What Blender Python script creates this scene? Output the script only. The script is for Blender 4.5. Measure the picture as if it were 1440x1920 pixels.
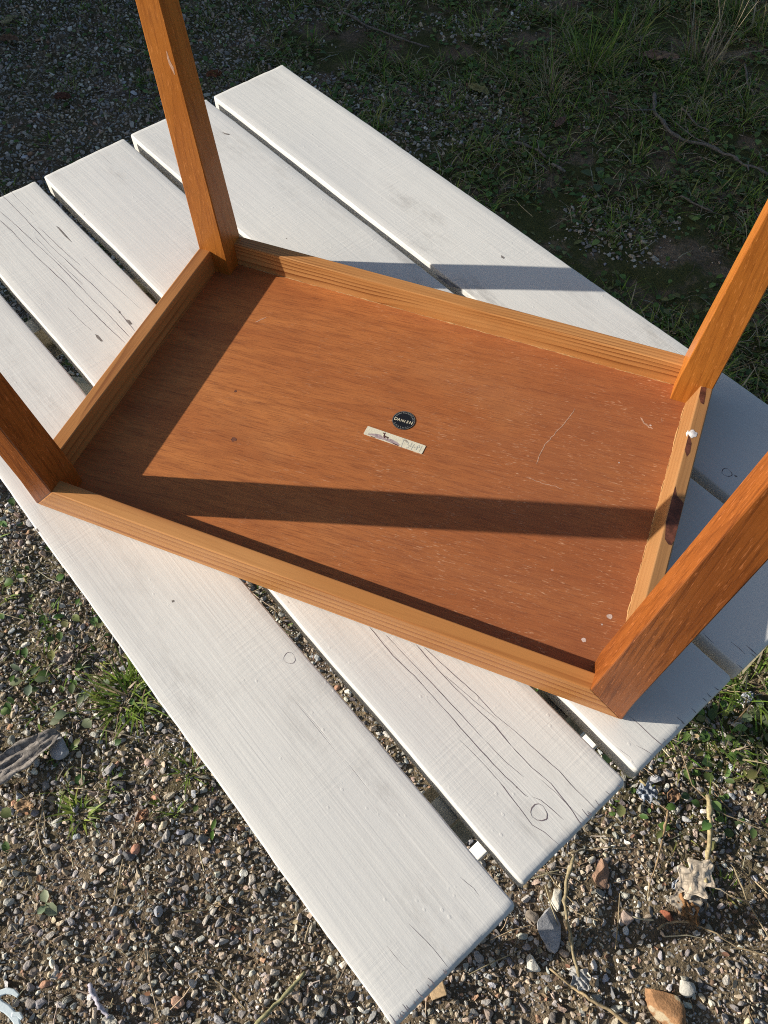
# An upturned wooden side table on a white plank garden table, gravel and weeds around.
import bpy, bmesh, math, random
import numpy as np
from mathutils import Vector, Matrix

for o in list(bpy.data.objects): bpy.data.objects.remove(o)
S = bpy.context.scene
COL = S.collection
R = math.radians
rnd = random.Random(11)
nrs = np.random.RandomState(7)

# ------------------------------------------------------------------ camera, sky, sun, exposure
TOP = 0.72                                    # height of the plank top over the ground
cam_d = bpy.data.cameras.new('camera'); cam = bpy.data.objects.new('camera', cam_d); COL.objects.link(cam)
cam.location = (0.50376, -0.26482, 0.6854 + TOP)
cam.rotation_euler = (0.55164, 0.02099, 0.3867)
cam_d.sensor_fit = 'HORIZONTAL'; cam_d.sensor_width = 36.0; cam_d.lens = 36.0 * 1509.9 / 1440
cam_d.clip_start = 0.02; cam_d.clip_end = 300
S.camera = cam
S.render.resolution_x, S.render.resolution_y = 768, 1024

SUN_EL = R(21.2); SUN_AZ = R(17.8)            # light travels towards (cos az, sin az), down
W_ = bpy.data.worlds.new('World'); S.world = W_; W_.use_nodes = True
wn = W_.node_tree
bg = wn.nodes['Background']; bg.inputs['Strength'].default_value = 0.077
sky = wn.nodes.new('ShaderNodeTexSky'); sky.sky_type = 'NISHITA'; sky.sun_disc = False
sky.sun_elevation = SUN_EL
sv = Vector((-math.cos(SUN_AZ), -math.sin(SUN_AZ), 0))      # towards the sun
sky.sun_rotation = math.atan2(sv.x, sv.y)
sky.dust_density = 1.6; sky.ozone_density = 1.0; sky.air_density = 1.0
wn.links.new(sky.outputs[0], bg.inputs[0])
sl = bpy.data.lights.new('sun', 'SUN'); sl.energy = 5.0; sl.angle = R(0.53); sl.color = (1.0, 0.935, 0.83)
so = bpy.data.objects.new('sun', sl); COL.objects.link(so)
dirv = Vector((math.cos(SUN_AZ) * math.cos(SUN_EL), math.sin(SUN_AZ) * math.cos(SUN_EL), -math.sin(SUN_EL)))
so.rotation_euler = dirv.to_track_quat('-Z', 'Y').to_euler(); so.location = (-4, -1.5, 4)
S.view_settings.view_transform = 'Standard'; S.view_settings.look = 'None'
S.view_settings.gamma = 1.0; S.view_settings.exposure = 0.43
S.view_settings.use_curve_mapping = False
S.render.engine = 'CYCLES'
S.cycles.max_bounces = 8; S.cycles.use_denoising = False; S.cycles.filter_width = 1.05; S.cycles.sample_clamp_indirect = 4.0

# ------------------------------------------------------------------ helpers
class NT:
    """small wrapper to write node trees as expressions"""
    def __init__(s, name):
        s.m = bpy.data.materials.new(name); s.m.use_nodes = True
        s.t = s.m.node_tree; s.b = s.t.nodes['Principled BSDF']
    def put(s, sock, v):
        if v is None: return
        if isinstance(v, bpy.types.NodeSocket): s.t.links.new(v, sock)
        elif isinstance(v, (tuple, list)) and sock.type == 'RGBA': sock.default_value = (*v[:3], 1)
        else: sock.default_value = v
    def coord(s, kind='Object'):
        return s.t.nodes.new('ShaderNodeTexCoord').outputs[kind]
    def mapping(s, vec, loc=(0, 0, 0), rot=(0, 0, 0), scale=(1, 1, 1)):
        n = s.t.nodes.new('ShaderNodeMapping'); s.put(n.inputs[0], vec)
        s.put(n.inputs[1], loc); s.put(n.inputs[2], rot); s.put(n.inputs[3], scale); return n.outputs[0]
    def noise(s, vec, scale=1, detail=3, rough=.5, dist=0, out=0):
        n = s.t.nodes.new('ShaderNodeTexNoise'); s.put(n.inputs['Vector'], vec); s.put(n.inputs['Scale'], scale)
        s.put(n.inputs['Detail'], detail); s.put(n.inputs['Roughness'], rough); s.put(n.inputs['Distortion'], dist); return n.outputs[out]
    def voro(s, vec, scale=1, out='Distance', feature='F1'):
        n = s.t.nodes.new('ShaderNodeTexVoronoi'); n.feature = feature; s.put(n.inputs['Vector'], vec); s.put(n.inputs['Scale'], scale); return n.outputs[out]
    def math(s, op, a, b=0.0, c=None, clamp=False):
        n = s.t.nodes.new('ShaderNodeMath'); n.operation = op; n.use_clamp = clamp
        s.put(n.inputs[0], a); s.put(n.inputs[1], b)
        if c is not None: s.put(n.inputs[2], c)
        return n.outputs[0]
    def ramp(s, v, lo, hi, a=0.0, b=1.0, smooth=True):
        n = s.t.nodes.new('ShaderNodeMapRange'); n.interpolation_type = 'SMOOTHSTEP' if smooth else 'LINEAR'; n.clamp = True
        s.put(n.inputs[0], v); s.put(n.inputs[1], lo); s.put(n.inputs[2], hi); s.put(n.inputs[3], a); s.put(n.inputs[4], b); return n.outputs[0]
    def mix(s, f, a, b, mode='MIX'):
        n = s.t.nodes.new('ShaderNodeMix'); n.data_type = 'RGBA'; n.blend_type = mode
        s.put(n.inputs[0], f); s.put(n.inputs[6], a); s.put(n.inputs[7], b); return n.outputs[2]
    def sep(s, v):
        n = s.t.nodes.new('ShaderNodeSeparateXYZ'); s.put(n.inputs[0], v); return n.outputs
    def comb(s, x, y, z):
        n = s.t.nodes.new('ShaderNodeCombineXYZ'); s.put(n.inputs[0], x); s.put(n.inputs[1], y); s.put(n.inputs[2], z); return n.outputs[0]
    def attr(s, name, kind='GEOMETRY', out='Color'):
        n = s.t.nodes.new('ShaderNodeAttribute'); n.attribute_name = name; n.attribute_type = kind; return n.outputs[out]
    def orand(s):
        return s.t.nodes.new('ShaderNodeObjectInfo').outputs['Random']
    def bump(s, h, strength=.5, dist=.001, normal=None):
        n = s.t.nodes.new('ShaderNodeBump'); s.put(n.inputs['Height'], h); s.put(n.inputs['Strength'], strength); s.put(n.inputs['Distance'], dist)
        if normal is not None: s.put(n.inputs['Normal'], normal)
        return n.outputs[0]
    def done(s, color=None, rough=None, normal=None, spec=None, **kw):
        s.put(s.b.inputs['Base Color'], color); s.put(s.b.inputs['Roughness'], rough); s.put(s.b.inputs['Normal'], normal)
        s.put(s.b.inputs['Specular IOR Level'], spec)
        for k, v in kw.items(): s.put(s.b.inputs[k.replace('_', ' ')], v)
        return s.m

def tag(o, label=None, cat=None, group=None, kind=None):
    if label: o['label'] = label
    if cat: o['category'] = cat
    if group: o['group'] = group
    if kind: o['kind'] = kind
    return o
def empty(name, loc=(0, 0, 0), rz=0.0):
    o = bpy.data.objects.new(name, None); o.empty_display_size = .05
    o.location = loc; o.rotation_euler = (0, 0, rz); COL.objects.link(o); return o
def obj(name, verts, faces, mat, parent=None, smooth=False, loc=(0, 0, 0), rot=(0, 0, 0)):
    me = bpy.data.meshes.new(name); me.from_pydata([tuple(v) for v in verts], [], faces); me.validate(); me.update()
    return link(name, me, mat, parent, smooth, loc, rot)
def link(name, me, mat, parent=None, smooth=False, loc=(0, 0, 0), rot=(0, 0, 0)):
    if mat and not me.materials: me.materials.append(mat)
    if smooth: me.polygons.foreach_set('use_smooth', [True] * len(me.polygons))
    o = bpy.data.objects.new(name, me); o.location = loc; o.rotation_euler = rot; o.parent = parent; COL.objects.link(o); return o
def fix_normals(o):
    bm = bmesh.new(); bm.from_mesh(o.data); bmesh.ops.recalc_face_normals(bm, faces=bm.faces); bm.to_mesh(o.data); bm.free()
def bevel(o, w=.001, seg=2, ang=20):
    fix_normals(o)
    m = o.modifiers.new('bevel', 'BEVEL'); m.width = w; m.segments = seg; m.limit_method = 'ANGLE'; m.angle_limit = R(ang); m.harden_normals = False
    o.data.polygons.foreach_set('use_smooth', [False] * len(o.data.polygons)); return o
def box(x0, x1, y0, y1, z0, z1):
    v = [(x, y, z) for z in (z0, z1) for y in (y0, y1) for x in (x0, x1)]
    return v, [(0, 2, 3, 1), (4, 5, 7, 6), (0, 1, 5, 4), (2, 6, 7, 3), (0, 4, 6, 2), (1, 3, 7, 5)]
def ribbon(pts, w, z=0.0, taper=True):
    """flat strip along a polyline in a plane; w one width or one per point"""
    P = [Vector((p[0], p[1])) for p in pts]; n = len(P); V = []; F = []
    for i, p in enumerate(P):
        t = (P[min(i + 1, n - 1)] - P[max(i - 1, 0)]).normalized(); nn = Vector((-t.y, t.x))
        ww = (w[i] if isinstance(w, (list, tuple)) else w) * .5
        if taper and i in (0, n - 1): ww *= .25
        V += [(p.x + nn.x * ww, p.y + nn.y * ww, z), (p.x - nn.x * ww, p.y - nn.y * ww, z)]
    for i in range(n - 1): F.append((2 * i, 2 * i + 1, 2 * i + 3, 2 * i + 2))
    return V, F
def wiggle(pts, step=.008, amp=.0004, seed=0):
    """resample a polyline finely with a little wander"""
    r = random.Random(seed); out = []
    for (x0, y0), (x1, y1) in zip(pts[:-1], pts[1:]):
        k = max(1, int(math.hypot(x1 - x0, y1 - y0) / step))
        for i in range(k): f = i / k; out.append((x0 + (x1 - x0) * f + r.uniform(-amp, amp), y0 + (y1 - y0) * f + r.uniform(-amp, amp)))
    out.append(pts[-1]); return out
def merge(parts):
    V = []; F = []
    for v, f in parts:
        k = len(V); V += list(v); F += [tuple(i + k for i in q) for q in f]
    return V, F
def tube(pts, rads, sides=6, flat=1.0):
    """swept tube through 3-D points"""
    P = [Vector(p) for p in pts]; n = len(P); V = []; F = []
    up = Vector((0, 0, 1))
    for i, p in enumerate(P):
        t = (P[min(i + 1, n - 1)] - P[max(i - 1, 0)]).normalized()
        a = t.cross(up)
        if a.length < 1e-4: a = t.cross(Vector((1, 0, 0)))
        a.normalize(); b = a.cross(t).normalized(); r = rads[i] if isinstance(rads, (list, tuple)) else rads
        for k in range(sides):
            an = 2 * math.pi * k / sides; V.append(p + a * (r * math.cos(an)) + b * (r * flat * math.sin(an)))
    for i in range(n - 1):
        for k in range(sides):
            k2 = (k + 1) % sides; F.append((i * sides + k, i * sides + k2, (i + 1) * sides + k2, (i + 1) * sides + k))
    F.append(tuple(range(sides - 1, -1, -1))); F.append(tuple((n - 1) * sides + k for k in range(sides)))
    return V, F

# value noise in numpy, used for the ground's height and for scatter density
_perm = nrs.rand(256, 256)
def vnoise(x, y):
    x = np.asarray(x, float); y = np.asarray(y, float)
    xi = np.floor(x).astype(int); yi = np.floor(y).astype(int); fx = x - xi; fy = y - yi
    fx = fx * fx * (3 - 2 * fx); fy = fy * fy * (3 - 2 * fy)
    g = lambda a, b: _perm[a % 256, b % 256]
    return (g(xi, yi) * (1 - fx) + g(xi + 1, yi) * fx) * (1 - fy) + (g(xi, yi + 1) * (1 - fx) + g(xi + 1, yi + 1) * fx) * fy
def gh(x, y):
    """ground height"""
    return .022 * (vnoise(np.asarray(x) * 2.3 + 9, np.asarray(y) * 2.3 + 4) - .5) + .012 * (vnoise(np.asarray(x) * 9 + 2, np.asarray(y) * 9) - .5) \
        + .009 * (vnoise(np.asarray(x) * 34, np.asarray(y) * 34 + 7) - .5) - .012
def ghf(x, y): return float(gh(x, y))

# ------------------------------------------------------------------ materials
def mat_paint():
    n = NT('white_paint'); c = n.coord(); r = n.orand(); off = n.comb(n.math('MULTIPLY', r, 37.0), n.math('MULTIPLY', r, 91.0), 0.0)
    va = n.t.nodes.new('ShaderNodeVectorMath'); n.put(va.inputs[0], c); n.put(va.inputs[1], off); v = va.outputs[0]
    along = n.noise(n.mapping(v, scale=(9, 420, 60)), 1, 4, .6)
    grain = n.noise(n.mapping(v, scale=(2.2, 110, 30)), 1, 5, .65, .3)
    cross = n.noise(n.mapping(v, rot=(0, 0, R(7)), scale=(330, 16, 60)), 1, 3, .6)
    patch = n.ramp(n.noise(v, 9, 3, .6), .42, .62)
    fine = n.noise(v, 420, 3, .6)
    lump = n.noise(v, 130, 4, .6)
    # dirt: broad grey smudges broken up by fine streaks, and the odd fleck
    sm = n.ramp(n.noise(n.mapping(v, scale=(4.5, 11, 5)), 1, 5, .62), .49, .72)
    st = n.ramp(n.noise(n.mapping(v, scale=(28, 80, 30)), 1, 5, .75), .38, .66)
    dirt = n.math('MULTIPLY', sm, st)
    col = n.mix(n.ramp(n.noise(v, 3.0, 3), .3, .7), (.715, .700, .652), (.670, .660, .630))
    col = n.mix(n.ramp(grain, .56, .76, 0, .14), col, (.52, .48, .42))
    col = n.mix(n.ramp(along, .58, .72, 0, .08), col, (.45, .42, .38))
    col = n.mix(n.math('MULTIPLY', dirt, .60), col, (.38, .36, .33))
    fl = n.ramp(n.voro(n.mapping(v, scale=(1, 1.6, 1)), 21), .035, .022)
    fl = n.math('MULTIPLY', fl, n.ramp(n.noise(v, 17, 1), .56, .60))
    col = n.mix(n.math('MULTIPLY', fl, .75), col, (.16, .14, .13))
    crz = n.math('MULTIPLY', n.ramp(n.noise(n.mapping(v, scale=(3.2, 210, 20)), 1, 3, .55, .15), .70, .735), n.ramp(n.noise(v, 3.6, 2), .5, .62))
    col = n.mix(n.math('MULTIPLY', crz, .40), col, (.26, .22, .22))
    # paint worn off the arrises, raw wood below
    g = n.attr('edge', out='Fac')
    wn_ = n.noise(n.mapping(v, scale=(22, 60, 60)), 1, 4, .65)
    wear = n.ramp(n.math('ADD', g, n.math('MULTIPLY', n.math('SUBTRACT', wn_, .5), 2.0)), 1.37, 1.46)
    col = n.mix(wear, col, n.mix(n.noise(n.mapping(v, scale=(8, 200, 200)), 1), (.33, .22, .12), (.52, .38, .24)))
    drops = n.ramp(n.voro(n.mapping(v, scale=(1, 1.4, 1)), 95), .20, .08)
    drops = n.math('MULTIPLY', drops, n.ramp(n.noise(v, 24, 2), .58, .66))
    h = n.math('ADD', n.math('MULTIPLY', n.math('MULTIPLY', along, n.ramp(n.noise(v, 5, 3), .36, .62, .15, 1)), .60), n.math('MULTIPLY', n.math('MULTIPLY', cross, patch), .80))
    h = n.math('ADD', h, n.math('MULTIPLY', n.ramp(grain, .35, .65), .35)); h = n.math('ADD', h, n.math('MULTIPLY', fine, .22)); h = n.math('ADD', h, n.math('MULTIPLY', drops, .5))
    h = n.math('SUBTRACT', h, n.math('MULTIPLY', crz, 1.2)); h = n.math('SUBTRACT', h, n.math('MULTIPLY', wear, 1.0)); h = n.math('SUBTRACT', h, n.math('MULTIPLY', dirt, .25))
    return n.done(col, n.ramp(lump, .3, .7, .42, .6), n.bump(h, .29, .0010), .3)

def mat_wood(name, base, dark, light, axis='x', freq=170, lines=.7, centre=(.03, .05), amp=.010, pores=.35, rough=.38, flecks=0.0, seed=0.0, lowamp=1.0):
    n = NT(name); c = n.coord()
    rot = {'x': (0, 0, 0), 'y': (0, 0, -math.pi / 2), 'z': (0, math.pi / 2, 0)}[axis]
    v = n.mapping(c, loc=(seed, seed * .37, seed * .73), rot=rot)
    vv = n.mapping(c, rot=rot)
    x, y, z = n.sep(vv)
    warp = n.noise(n.mapping(v, scale=(3.0, 14, 14)), 1, 3, .5)
    warp2 = n.noise(n.mapping(v, scale=(1.1 * lowamp, 4, 4)), 1, 1)
    a = n.math('ADD', y, centre[0]); b = n.math('ADD', z, centre[1])
    rr = n.math('SQRT', n.math('ADD', n.math('MULTIPLY', a, a), n.math('MULTIPLY', b, b)))
    rr = n.math('ADD', rr, n.math('MULTIPLY', n.math('SUBTRACT', warp, .5), amp)); rr = n.math('ADD', rr, n.math('MULTIPLY', n.math('SUBTRACT', warp2, .5), amp * 3))
    fr = n.math('FRACT', n.math('MULTIPLY', rr, freq))
    ln = n.math('MULTIPLY', n.math('POWER', fr, 3.0), n.ramp(fr, 1.0, .93))
    vary = n.ramp(n.noise(n.mapping(v, scale=(5, 60, 60)), 1, 2), .35, .65, .25, 1)
    ln = n.math('MULTIPLY', ln, vary)
    fib = n.noise(n.mapping(v, scale=(11, 420, 420)), 1, 4, .65)
    brd = n.noise(n.mapping(v, scale=(4, 30, 30)), 1, 3)
    col = n.mix(n.ramp(brd, .3, .7), base, light)
    col = n.mix(n.math('MULTIPLY', ln, lines), col, dark)
    col = n.mix(n.math('MULTIPLY', n.ramp(fib, .48, .66), min(1.0, pores * .85)), col, dark)
    if flecks:
        fk = n.ramp(n.noise(n.mapping(v, scale=(75, 900, 900)), 1, 2, .5), .63, .70)
        col = n.mix(n.math('MULTIPLY', fk, flecks), col, tuple(min(1, k * 1.9 + .05) for k in light))
    smudge = n.noise(v, 14, 4, .6)
    col = n.mix(n.ramp(smudge, .55, .8, 0, .25), col, tuple(k * .55 for k in base))
    h = n.math('SUBTRACT', n.math('MULTIPLY', fib, .8), n.math('MULTIPLY', ln, .4))
    return n.done(col, n.ramp(smudge, .3, .7, rough, rough + .15), n.bump(h, .35, .0005), .30)

def mat_panel():
    n = NT('teak_veneer_panel'); c = n.coord(); x, y, z = n.sep(c)
    v = n.mapping(c, rot=(0, 0, R(-4)))
    brd = n.noise(n.mapping(v, scale=(2.2, 16, 1)), 1, 4, .55)
    mid = n.noise(n.mapping(v, scale=(15, 110, 1)), 1, 4, .6, .3)
    fib = n.noise(n.mapping(v, scale=(38, 680, 1)), 1, 5, .72, .4)
    col = n.mix(n.ramp(brd, .32, .68), (.405, .130, .040), (.560, .205, .060))
    col = n.mix(n.ramp(mid, .38, .68, 0, .42), col, (.27, .085, .030))
    blot = n.ramp(n.noise(v, 5.5, 5, .6), .48, .68)
    col = n.mix(n.math('MULTIPLY', blot, .20), col, (.64, .29, .10))
    col = n.mix(n.ramp(fib, .46, .66, 0, .62), col, (.185, .056, .022))
    col = n.mix(n.ramp(n.math('ADD', x, n.math('MULTIPLY', n.math('SUBTRACT', brd, .5), .9)), .15, .55, 0, .85), col, n.mix(.6, col, (.25, .082, .042)))
    # pale open pores, more of them towards the worn right hand side
    amt = n.ramp(n.math('ADD', x, n.math('MULTIPLY', n.noise(v, 7, 3), .35)), .15, .70, .12, .80)
    pore = n.ramp(n.noise(n.mapping(v, loc=(3, 3, 3), scale=(120, 820, 1)), 1, 3, .55, .7), .58, .70)
    clump = n.ramp(n.noise(v, 26, 3, .6), .40, .62, .15, 1)
    col = n.mix(n.math('MULTIPLY', n.math('MULTIPLY', pore, clump), amt), col, (.66, .37, .21))
    pin = n.ramp(n.voro(n.mapping(v, scale=(1, 1.3, 1)), 16), .03, .018)
    col = n.mix(n.math('MULTIPLY', n.math('MULTIPLY', pin, n.ramp(n.noise(v, 13, 1), .55, .6)), .6), col, (.68, .50, .40))
    h = n.math('ADD', n.math('MULTIPLY', fib, .8), n.math('MULTIPLY', pore, .6))
    return n.done(col, n.ramp(blot, 0, 1, .50, .62), n.bump(h, .3, .0005), .18)

def mat_plain(name, col, rough=.6, var=.25, scale=40, spec=.4, **kw):
    n = NT(name); c = n.coord(); f = n.noise(c, scale, 4, .6)
    cc = n.mix(n.ramp(f, .3, .7), tuple(k * (1 - var) for k in col), tuple(min(1, k * (1 + var)) for k in col))
    return n.done(cc, rough, n.bump(n.noise(c, scale * 6, 3), .3, .0006), spec, **kw)

def mat_ground():
    n = NT('soil'); c = n.coord(); x, y, z = n.sep(c)
    big = n.noise(c, 2.6, 5, .6); mid = n.noise(c, 14, 5, .65); fine = n.noise(c, 120, 4, .65)
    col = n.mix(n.ramp(mid, .3, .7), (.150, .108, .072), (.270, .203, .138))
    col = n.mix(n.ramp(fine, .35, .68, 0, .6), col, (.070, .052, .038))
    grit = n.ramp(n.voro(c, 230), .30, .18); gsel = n.ramp(n.noise(c, 60, 2), .47, .58)
    col = n.mix(n.math('MULTIPLY', n.math('MULTIPLY', grit, gsel), .75), col, n.mix(n.voro(c, 230, 'Color'), (.36, .33, .29), (.46, .40, .33)))
    moss = n.math('MULTIPLY', n.ramp(n.noise(c, 7.5, 4, .6), .36, .52), n.attr('green', out='Fac'))
    col = n.mix(n.math('MULTIPLY', moss, .9), col, n.mix(n.noise(c, 160, 3), (.034, .042, .012), (.095, .105, .028)))
    h = n.math('ADD', n.math('MULTIPLY', fine, 1.0), n.math('MULTIPLY', n.math('MULTIPLY', grit, gsel), .8)); h = n.math('ADD', h, n.math('MULTIPLY', mid, 1.2))
    return n.done(col, .92, n.bump(h, 1.0, .007), .15)

def mat_pebble(kind='INSTANCER'):
    n = NT('pebble_stone' if kind == 'INSTANCER' else 'stone_' + kind.lower())
    c = n.coord(); col = n.attr('pcol', kind)
    f = n.noise(c, 3.0 if kind == 'INSTANCER' else 130, 4, .65)
    col = n.mix(n.ramp(f, .35, .7, 0, .5), col, n.mix(.6, col, (.20, .165, .125)))
    return n.done(col, .8, n.bump(f, .35, .2 if kind == 'INSTANCER' else .001), .25)

def mat_vcol(name, rough=.6, trans=0.0, spec=.3):
    n = NT(name); col = n.attr('col')
    m = n.done(col, rough, None, spec)
    if trans:
        t = n.t.nodes.new('ShaderNodeBsdfTranslucent'); n.put(t.inputs[0], col)
        mx = n.t.nodes.new('ShaderNodeMixShader'); mx.inputs[0].default_value = trans
        n.t.links.new(n.b.outputs[0], mx.inputs[1]); n.t.links.new(t.outputs[0], mx.inputs[2])
        n.t.links.new(mx.outputs[0], n.t.nodes['Material Output'].inputs[0])
    return m

M = {}
M['paint'] = mat_paint()
M['crack'] = mat_plain('crack_gap', (.17, .14, .15), .9, .3, 90, .1)
M['chip'] = mat_plain('bare_grey_wood', (.20, .18, .165), .85, .35, 160, .2)
M['panel'] = mat_panel()
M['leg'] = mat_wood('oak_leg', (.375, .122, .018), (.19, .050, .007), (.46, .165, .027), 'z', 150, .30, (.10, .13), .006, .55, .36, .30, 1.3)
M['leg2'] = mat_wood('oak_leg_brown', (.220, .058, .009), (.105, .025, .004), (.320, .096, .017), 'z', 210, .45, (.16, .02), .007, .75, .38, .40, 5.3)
M['near'] = mat_wood('pine_apron_pale', (.47, .200, .058), (.24, .066, .014), (.55, .258, .086), 'x', 120, 1.15, (.006, -.01), .006, .22, .36, 0, 2.1)
M['far'] = mat_wood('pine_apron_grained', (.50, .215, .062), (.17, .045, .010), (.58, .285, .098), 'x', 330, 1.25, (-.348, -.012), .010, .20, .36, 0, 4.2)
M['left'] = mat_wood('pine_apron_left', (.40, .165, .045), (.14, .038, .009), (.49, .220, .072), 'y', 110, .85, (.02, -.002), .014, .25, .38, 0, 7.7)
M['right'] = mat_wood('pine_apron_right', (.30, .145, .052), (.19, .068, .020), (.37, .190, .075), 'y', 120, .45, (.58, -.01), .005, .25, .38, 0, 9.4)
M['stain'] = mat_plain('dark_veneer_stain', (.115, .038, .022), .55, .5, 120)
M['white_blob'] = mat_plain('white_paint_blob', (.72, .68, .65), .6, .18, 260)
M['scuff'] = mat_plain('pale_scuff', (.50, .29, .19), .7, .3, 300)
M['speck'] = mat_plain('pale_speck', (.60, .46, .40), .7, .2, 300)
M['glue'] = mat_plain('dried_glue', (.48, .27, .11), .45, .25, 260)
M['steel'] = mat_plain('galvanised_steel', (.42, .40, .33), .42, .25, 60, Metallic=.75)
M['greysteel'] = mat_plain('grey_steel', (.22, .22, .24), .5, .25, 60, Metallic=.3)
M['rawwood'] = mat_plain('sawn_wood_end', (.52, .36, .20), .8, .25, 180)
M['black'] = mat_plain('black_foil', (.012, .012, .014), .35, .2, 300)
M['gold'] = mat_plain('cream_print', (.70, .62, .44), .5, .1, 300)
M['paper'] = mat_plain('cream_paper', (.72, .66, .50), .6, .06, 200)
M['mauve'] = mat_plain('mauve_print', (.38, .29, .29), .7, .25, 400)
M['brown'] = mat_plain('brown_print', (.085, .030, .030), .7, .2, 400)
M['pencil'] = mat_plain('pencil_grey', (.36, .36, .33), .7, .1, 400)
M['ground'] = mat_ground()
M['pebble'] = mat_pebble()
M['blocker'] = mat_plain('blocker_boards', (.11, .09, .07), .85, .3, 30)
M['grass'] = mat_vcol('grass_blade', .5, .35)
M['leafy'] = mat_vcol('weed_leaf', .5, .25)
M['dry'] = mat_vcol('dry_straw', .75, .1)

# ------------------------------------------------------------------ ground sheet
def axis_pts(lo, hi, step, far):
    mid = np.arange(lo, hi + 1e-6, step)
    k = np.array([.03, .08, .2, .5, 1.2, 3, 7, 16, 40]); k = k[k < far]
    return np.concatenate([lo - k[::-1], mid, hi + k])
gx = axis_pts(-2.5, 2.0, .012, 60); gy = axis_pts(-1.1, 3.4, .012, 60)
GX, GY = np.meshgrid(gx, gy); GZ = gh(GX, GY)
nx, ny = len(gx), len(gy)
# ground cover by control points: x, y, grass, gravel
CP = np.array([(*p, g, s) for p, g, s in [
    ((-1.5698, 1.7073), .25, .9), ((-1.0246, 1.3238), .14, .97), ((-1.3187, 1.4896), .2, .95), ((-1.0315, 1.9689), .38, .75), ((-0.7335, 2.1442), .62, .45), ((-0.4081, 2.2617), .8, .3), ((-0.1900, 1.9050), .45, .65), ((-0.0334, 2.2019), .95, .12),
    ((0.4144, 2.4281), 1, .04), ((0.3791, 1.8465), .95, .08), ((0.1366, 1.6323), .75, .15), ((0.3356, 1.5445), .5, .5), ((0.6708, 1.8323), .9, .08), ((0.6190, 1.3606), .8, .3), ((0.8045, 1.2120), .9, .2), ((-0.3149, 1.5880), .5, .5), ((-0.5969, 1.4830), .3, .8),
    ((0.9084, 0.4470), .8, .3), ((0.8937, 0.3071), .6, .34), ((0.8020, 0.1750), .34, .42), ((0.7493, 0.0218), .05, .55), ((0.9054, 0.0849), .14, .46), ((0.6914, -0.0830), .02, .72), ((0.8944, -0.0771), .03, .66), ((0.6020, -0.2034), .01, .9), ((0.9843, -0.0029), .06, .5), ((0.1409, 1.4267), .85, .2), ((0.5811, 1.2329), .85, .25), ((-0.2541, 2.1852), .75, .3),
    ((0.3024, -0.3179), .02, .9), ((-0.0183, -0.4102), .02, .85), ((-0.0434, -0.2986), .10, .58), ((0.0132, -0.1421), .20, .9), ((-0.2074, -0.1339), .20, .88), ((-0.3704, 0.0166), .24, .86), ((-0.5397, 0.1997), .2, .9), ((0.1360, -0.2678), .04, .55), ((0.0966, -0.2838), .04, .6), ((0.2645, -0.0411), .02, .9)]])
def cover(x, y):
    x = np.asarray(x, float); y = np.asarray(y, float)
    d2 = (x[..., None] - CP[:, 0]) ** 2 + (y[..., None] - CP[:, 1]) ** 2 + .004
    w = d2 ** -1.6; w /= w.sum(-1, keepdims=True)
    return (w * CP[:, 2]).sum(-1), (w * CP[:, 3]).sum(-1)
gme = bpy.data.meshes.new('ground')
gv = np.stack([GX, GY, GZ], -1).reshape(-1, 3)
idx = np.arange(nx * ny).reshape(ny, nx)
gf = np.stack([idx[:-1, :-1], idx[:-1, 1:], idx[1:, 1:], idx[1:, :-1]], -1).reshape(-1, 4)
def np_mesh(me, v, quads):
    me.vertices.add(len(v)); me.vertices.foreach_set('co', np.ascontiguousarray(v, np.float32).ravel())
    k = quads.shape[1]; me.loops.add(quads.size); me.loops.foreach_set('vertex_index', np.ascontiguousarray(quads, np.int32).ravel())
    me.polygons.add(len(quads)); me.polygons.foreach_set('loop_start', np.arange(0, quads.size, k, dtype=np.int32)); me.polygons.foreach_set('loop_total', np.full(len(quads), k, np.int32))
    me.update(calc_edges=True); me.validate()
np_mesh(gme, gv, gf)
gat = gme.attributes.new('green', 'FLOAT', 'POINT')
gg = np.concatenate([cover(gv[i:i + 20000, 0], gv[i:i + 20000, 1])[0] for i in range(0, len(gv), 20000)])
gat.data.foreach_set('value', np.clip(gg * 1.6 + .12, 0, 1).astype(np.float32))
gob = link('ground', gme, M['ground'], None, True); tag(gob, 'bare brown soil with moss under gravel and weeds', None, None, 'structure')

# view-shaped area to fill with small things, grown by a margin
VP = [(-1.8560, 1.9553), (0.5825, 2.8277), (1.0038, -0.0833), (-0.0443, -0.5105)]
def in_view(x, y, m):
    ok = np.ones(np.shape(x), bool)
    for (x0, y0), (x1, y1) in zip(VP, VP[1:] + VP[:1]):
        ex, ey = x1 - x0, y1 - y0; l = math.hypot(ex, ey)
        ok &= ((ex * (y - y0) - ey * (x - x0)) / l) < m      # polygon runs clockwise
    return ok

# ------------------------------------------------------------------ fence added out of view beyond the left edge, only to shade the far ground
SV = Vector((math.cos(SUN_AZ), math.sin(SUN_AZ))); RV = Vector((-SV.y, SV.x))
fs, fr0, fh = -2.6, .43, 1.60
fc = SV * fs + RV * fr0
fen = empty('shade_blocker', (fc.x, fc.y, 0), SUN_AZ + math.pi / 2)
tag(fen, 'added unseen dark board fence standing left of the table and shading the far ground', 'blocker')
bv, bf = box(0, .15, -.011, .011, -.03, fh)
bme = bpy.data.meshes.new('board'); bme.from_pydata(bv, [], bf); bme.materials.append(M['blocker'])
for i in range(34): link('board', bme, None, fen, False, (i * .132, .012 * (i % 2), 0))
pv, pf = box(-.045, .045, .03, .12, -.05, fh - .06)
pme = bpy.data.meshes.new('post'); pme.from_pydata(pv, [], pf); pme.materials.append(M['blocker'])
for i in range(4): link('post', pme, None, fen, False, (.3 + i * 1.25, 0, 0))
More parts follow.
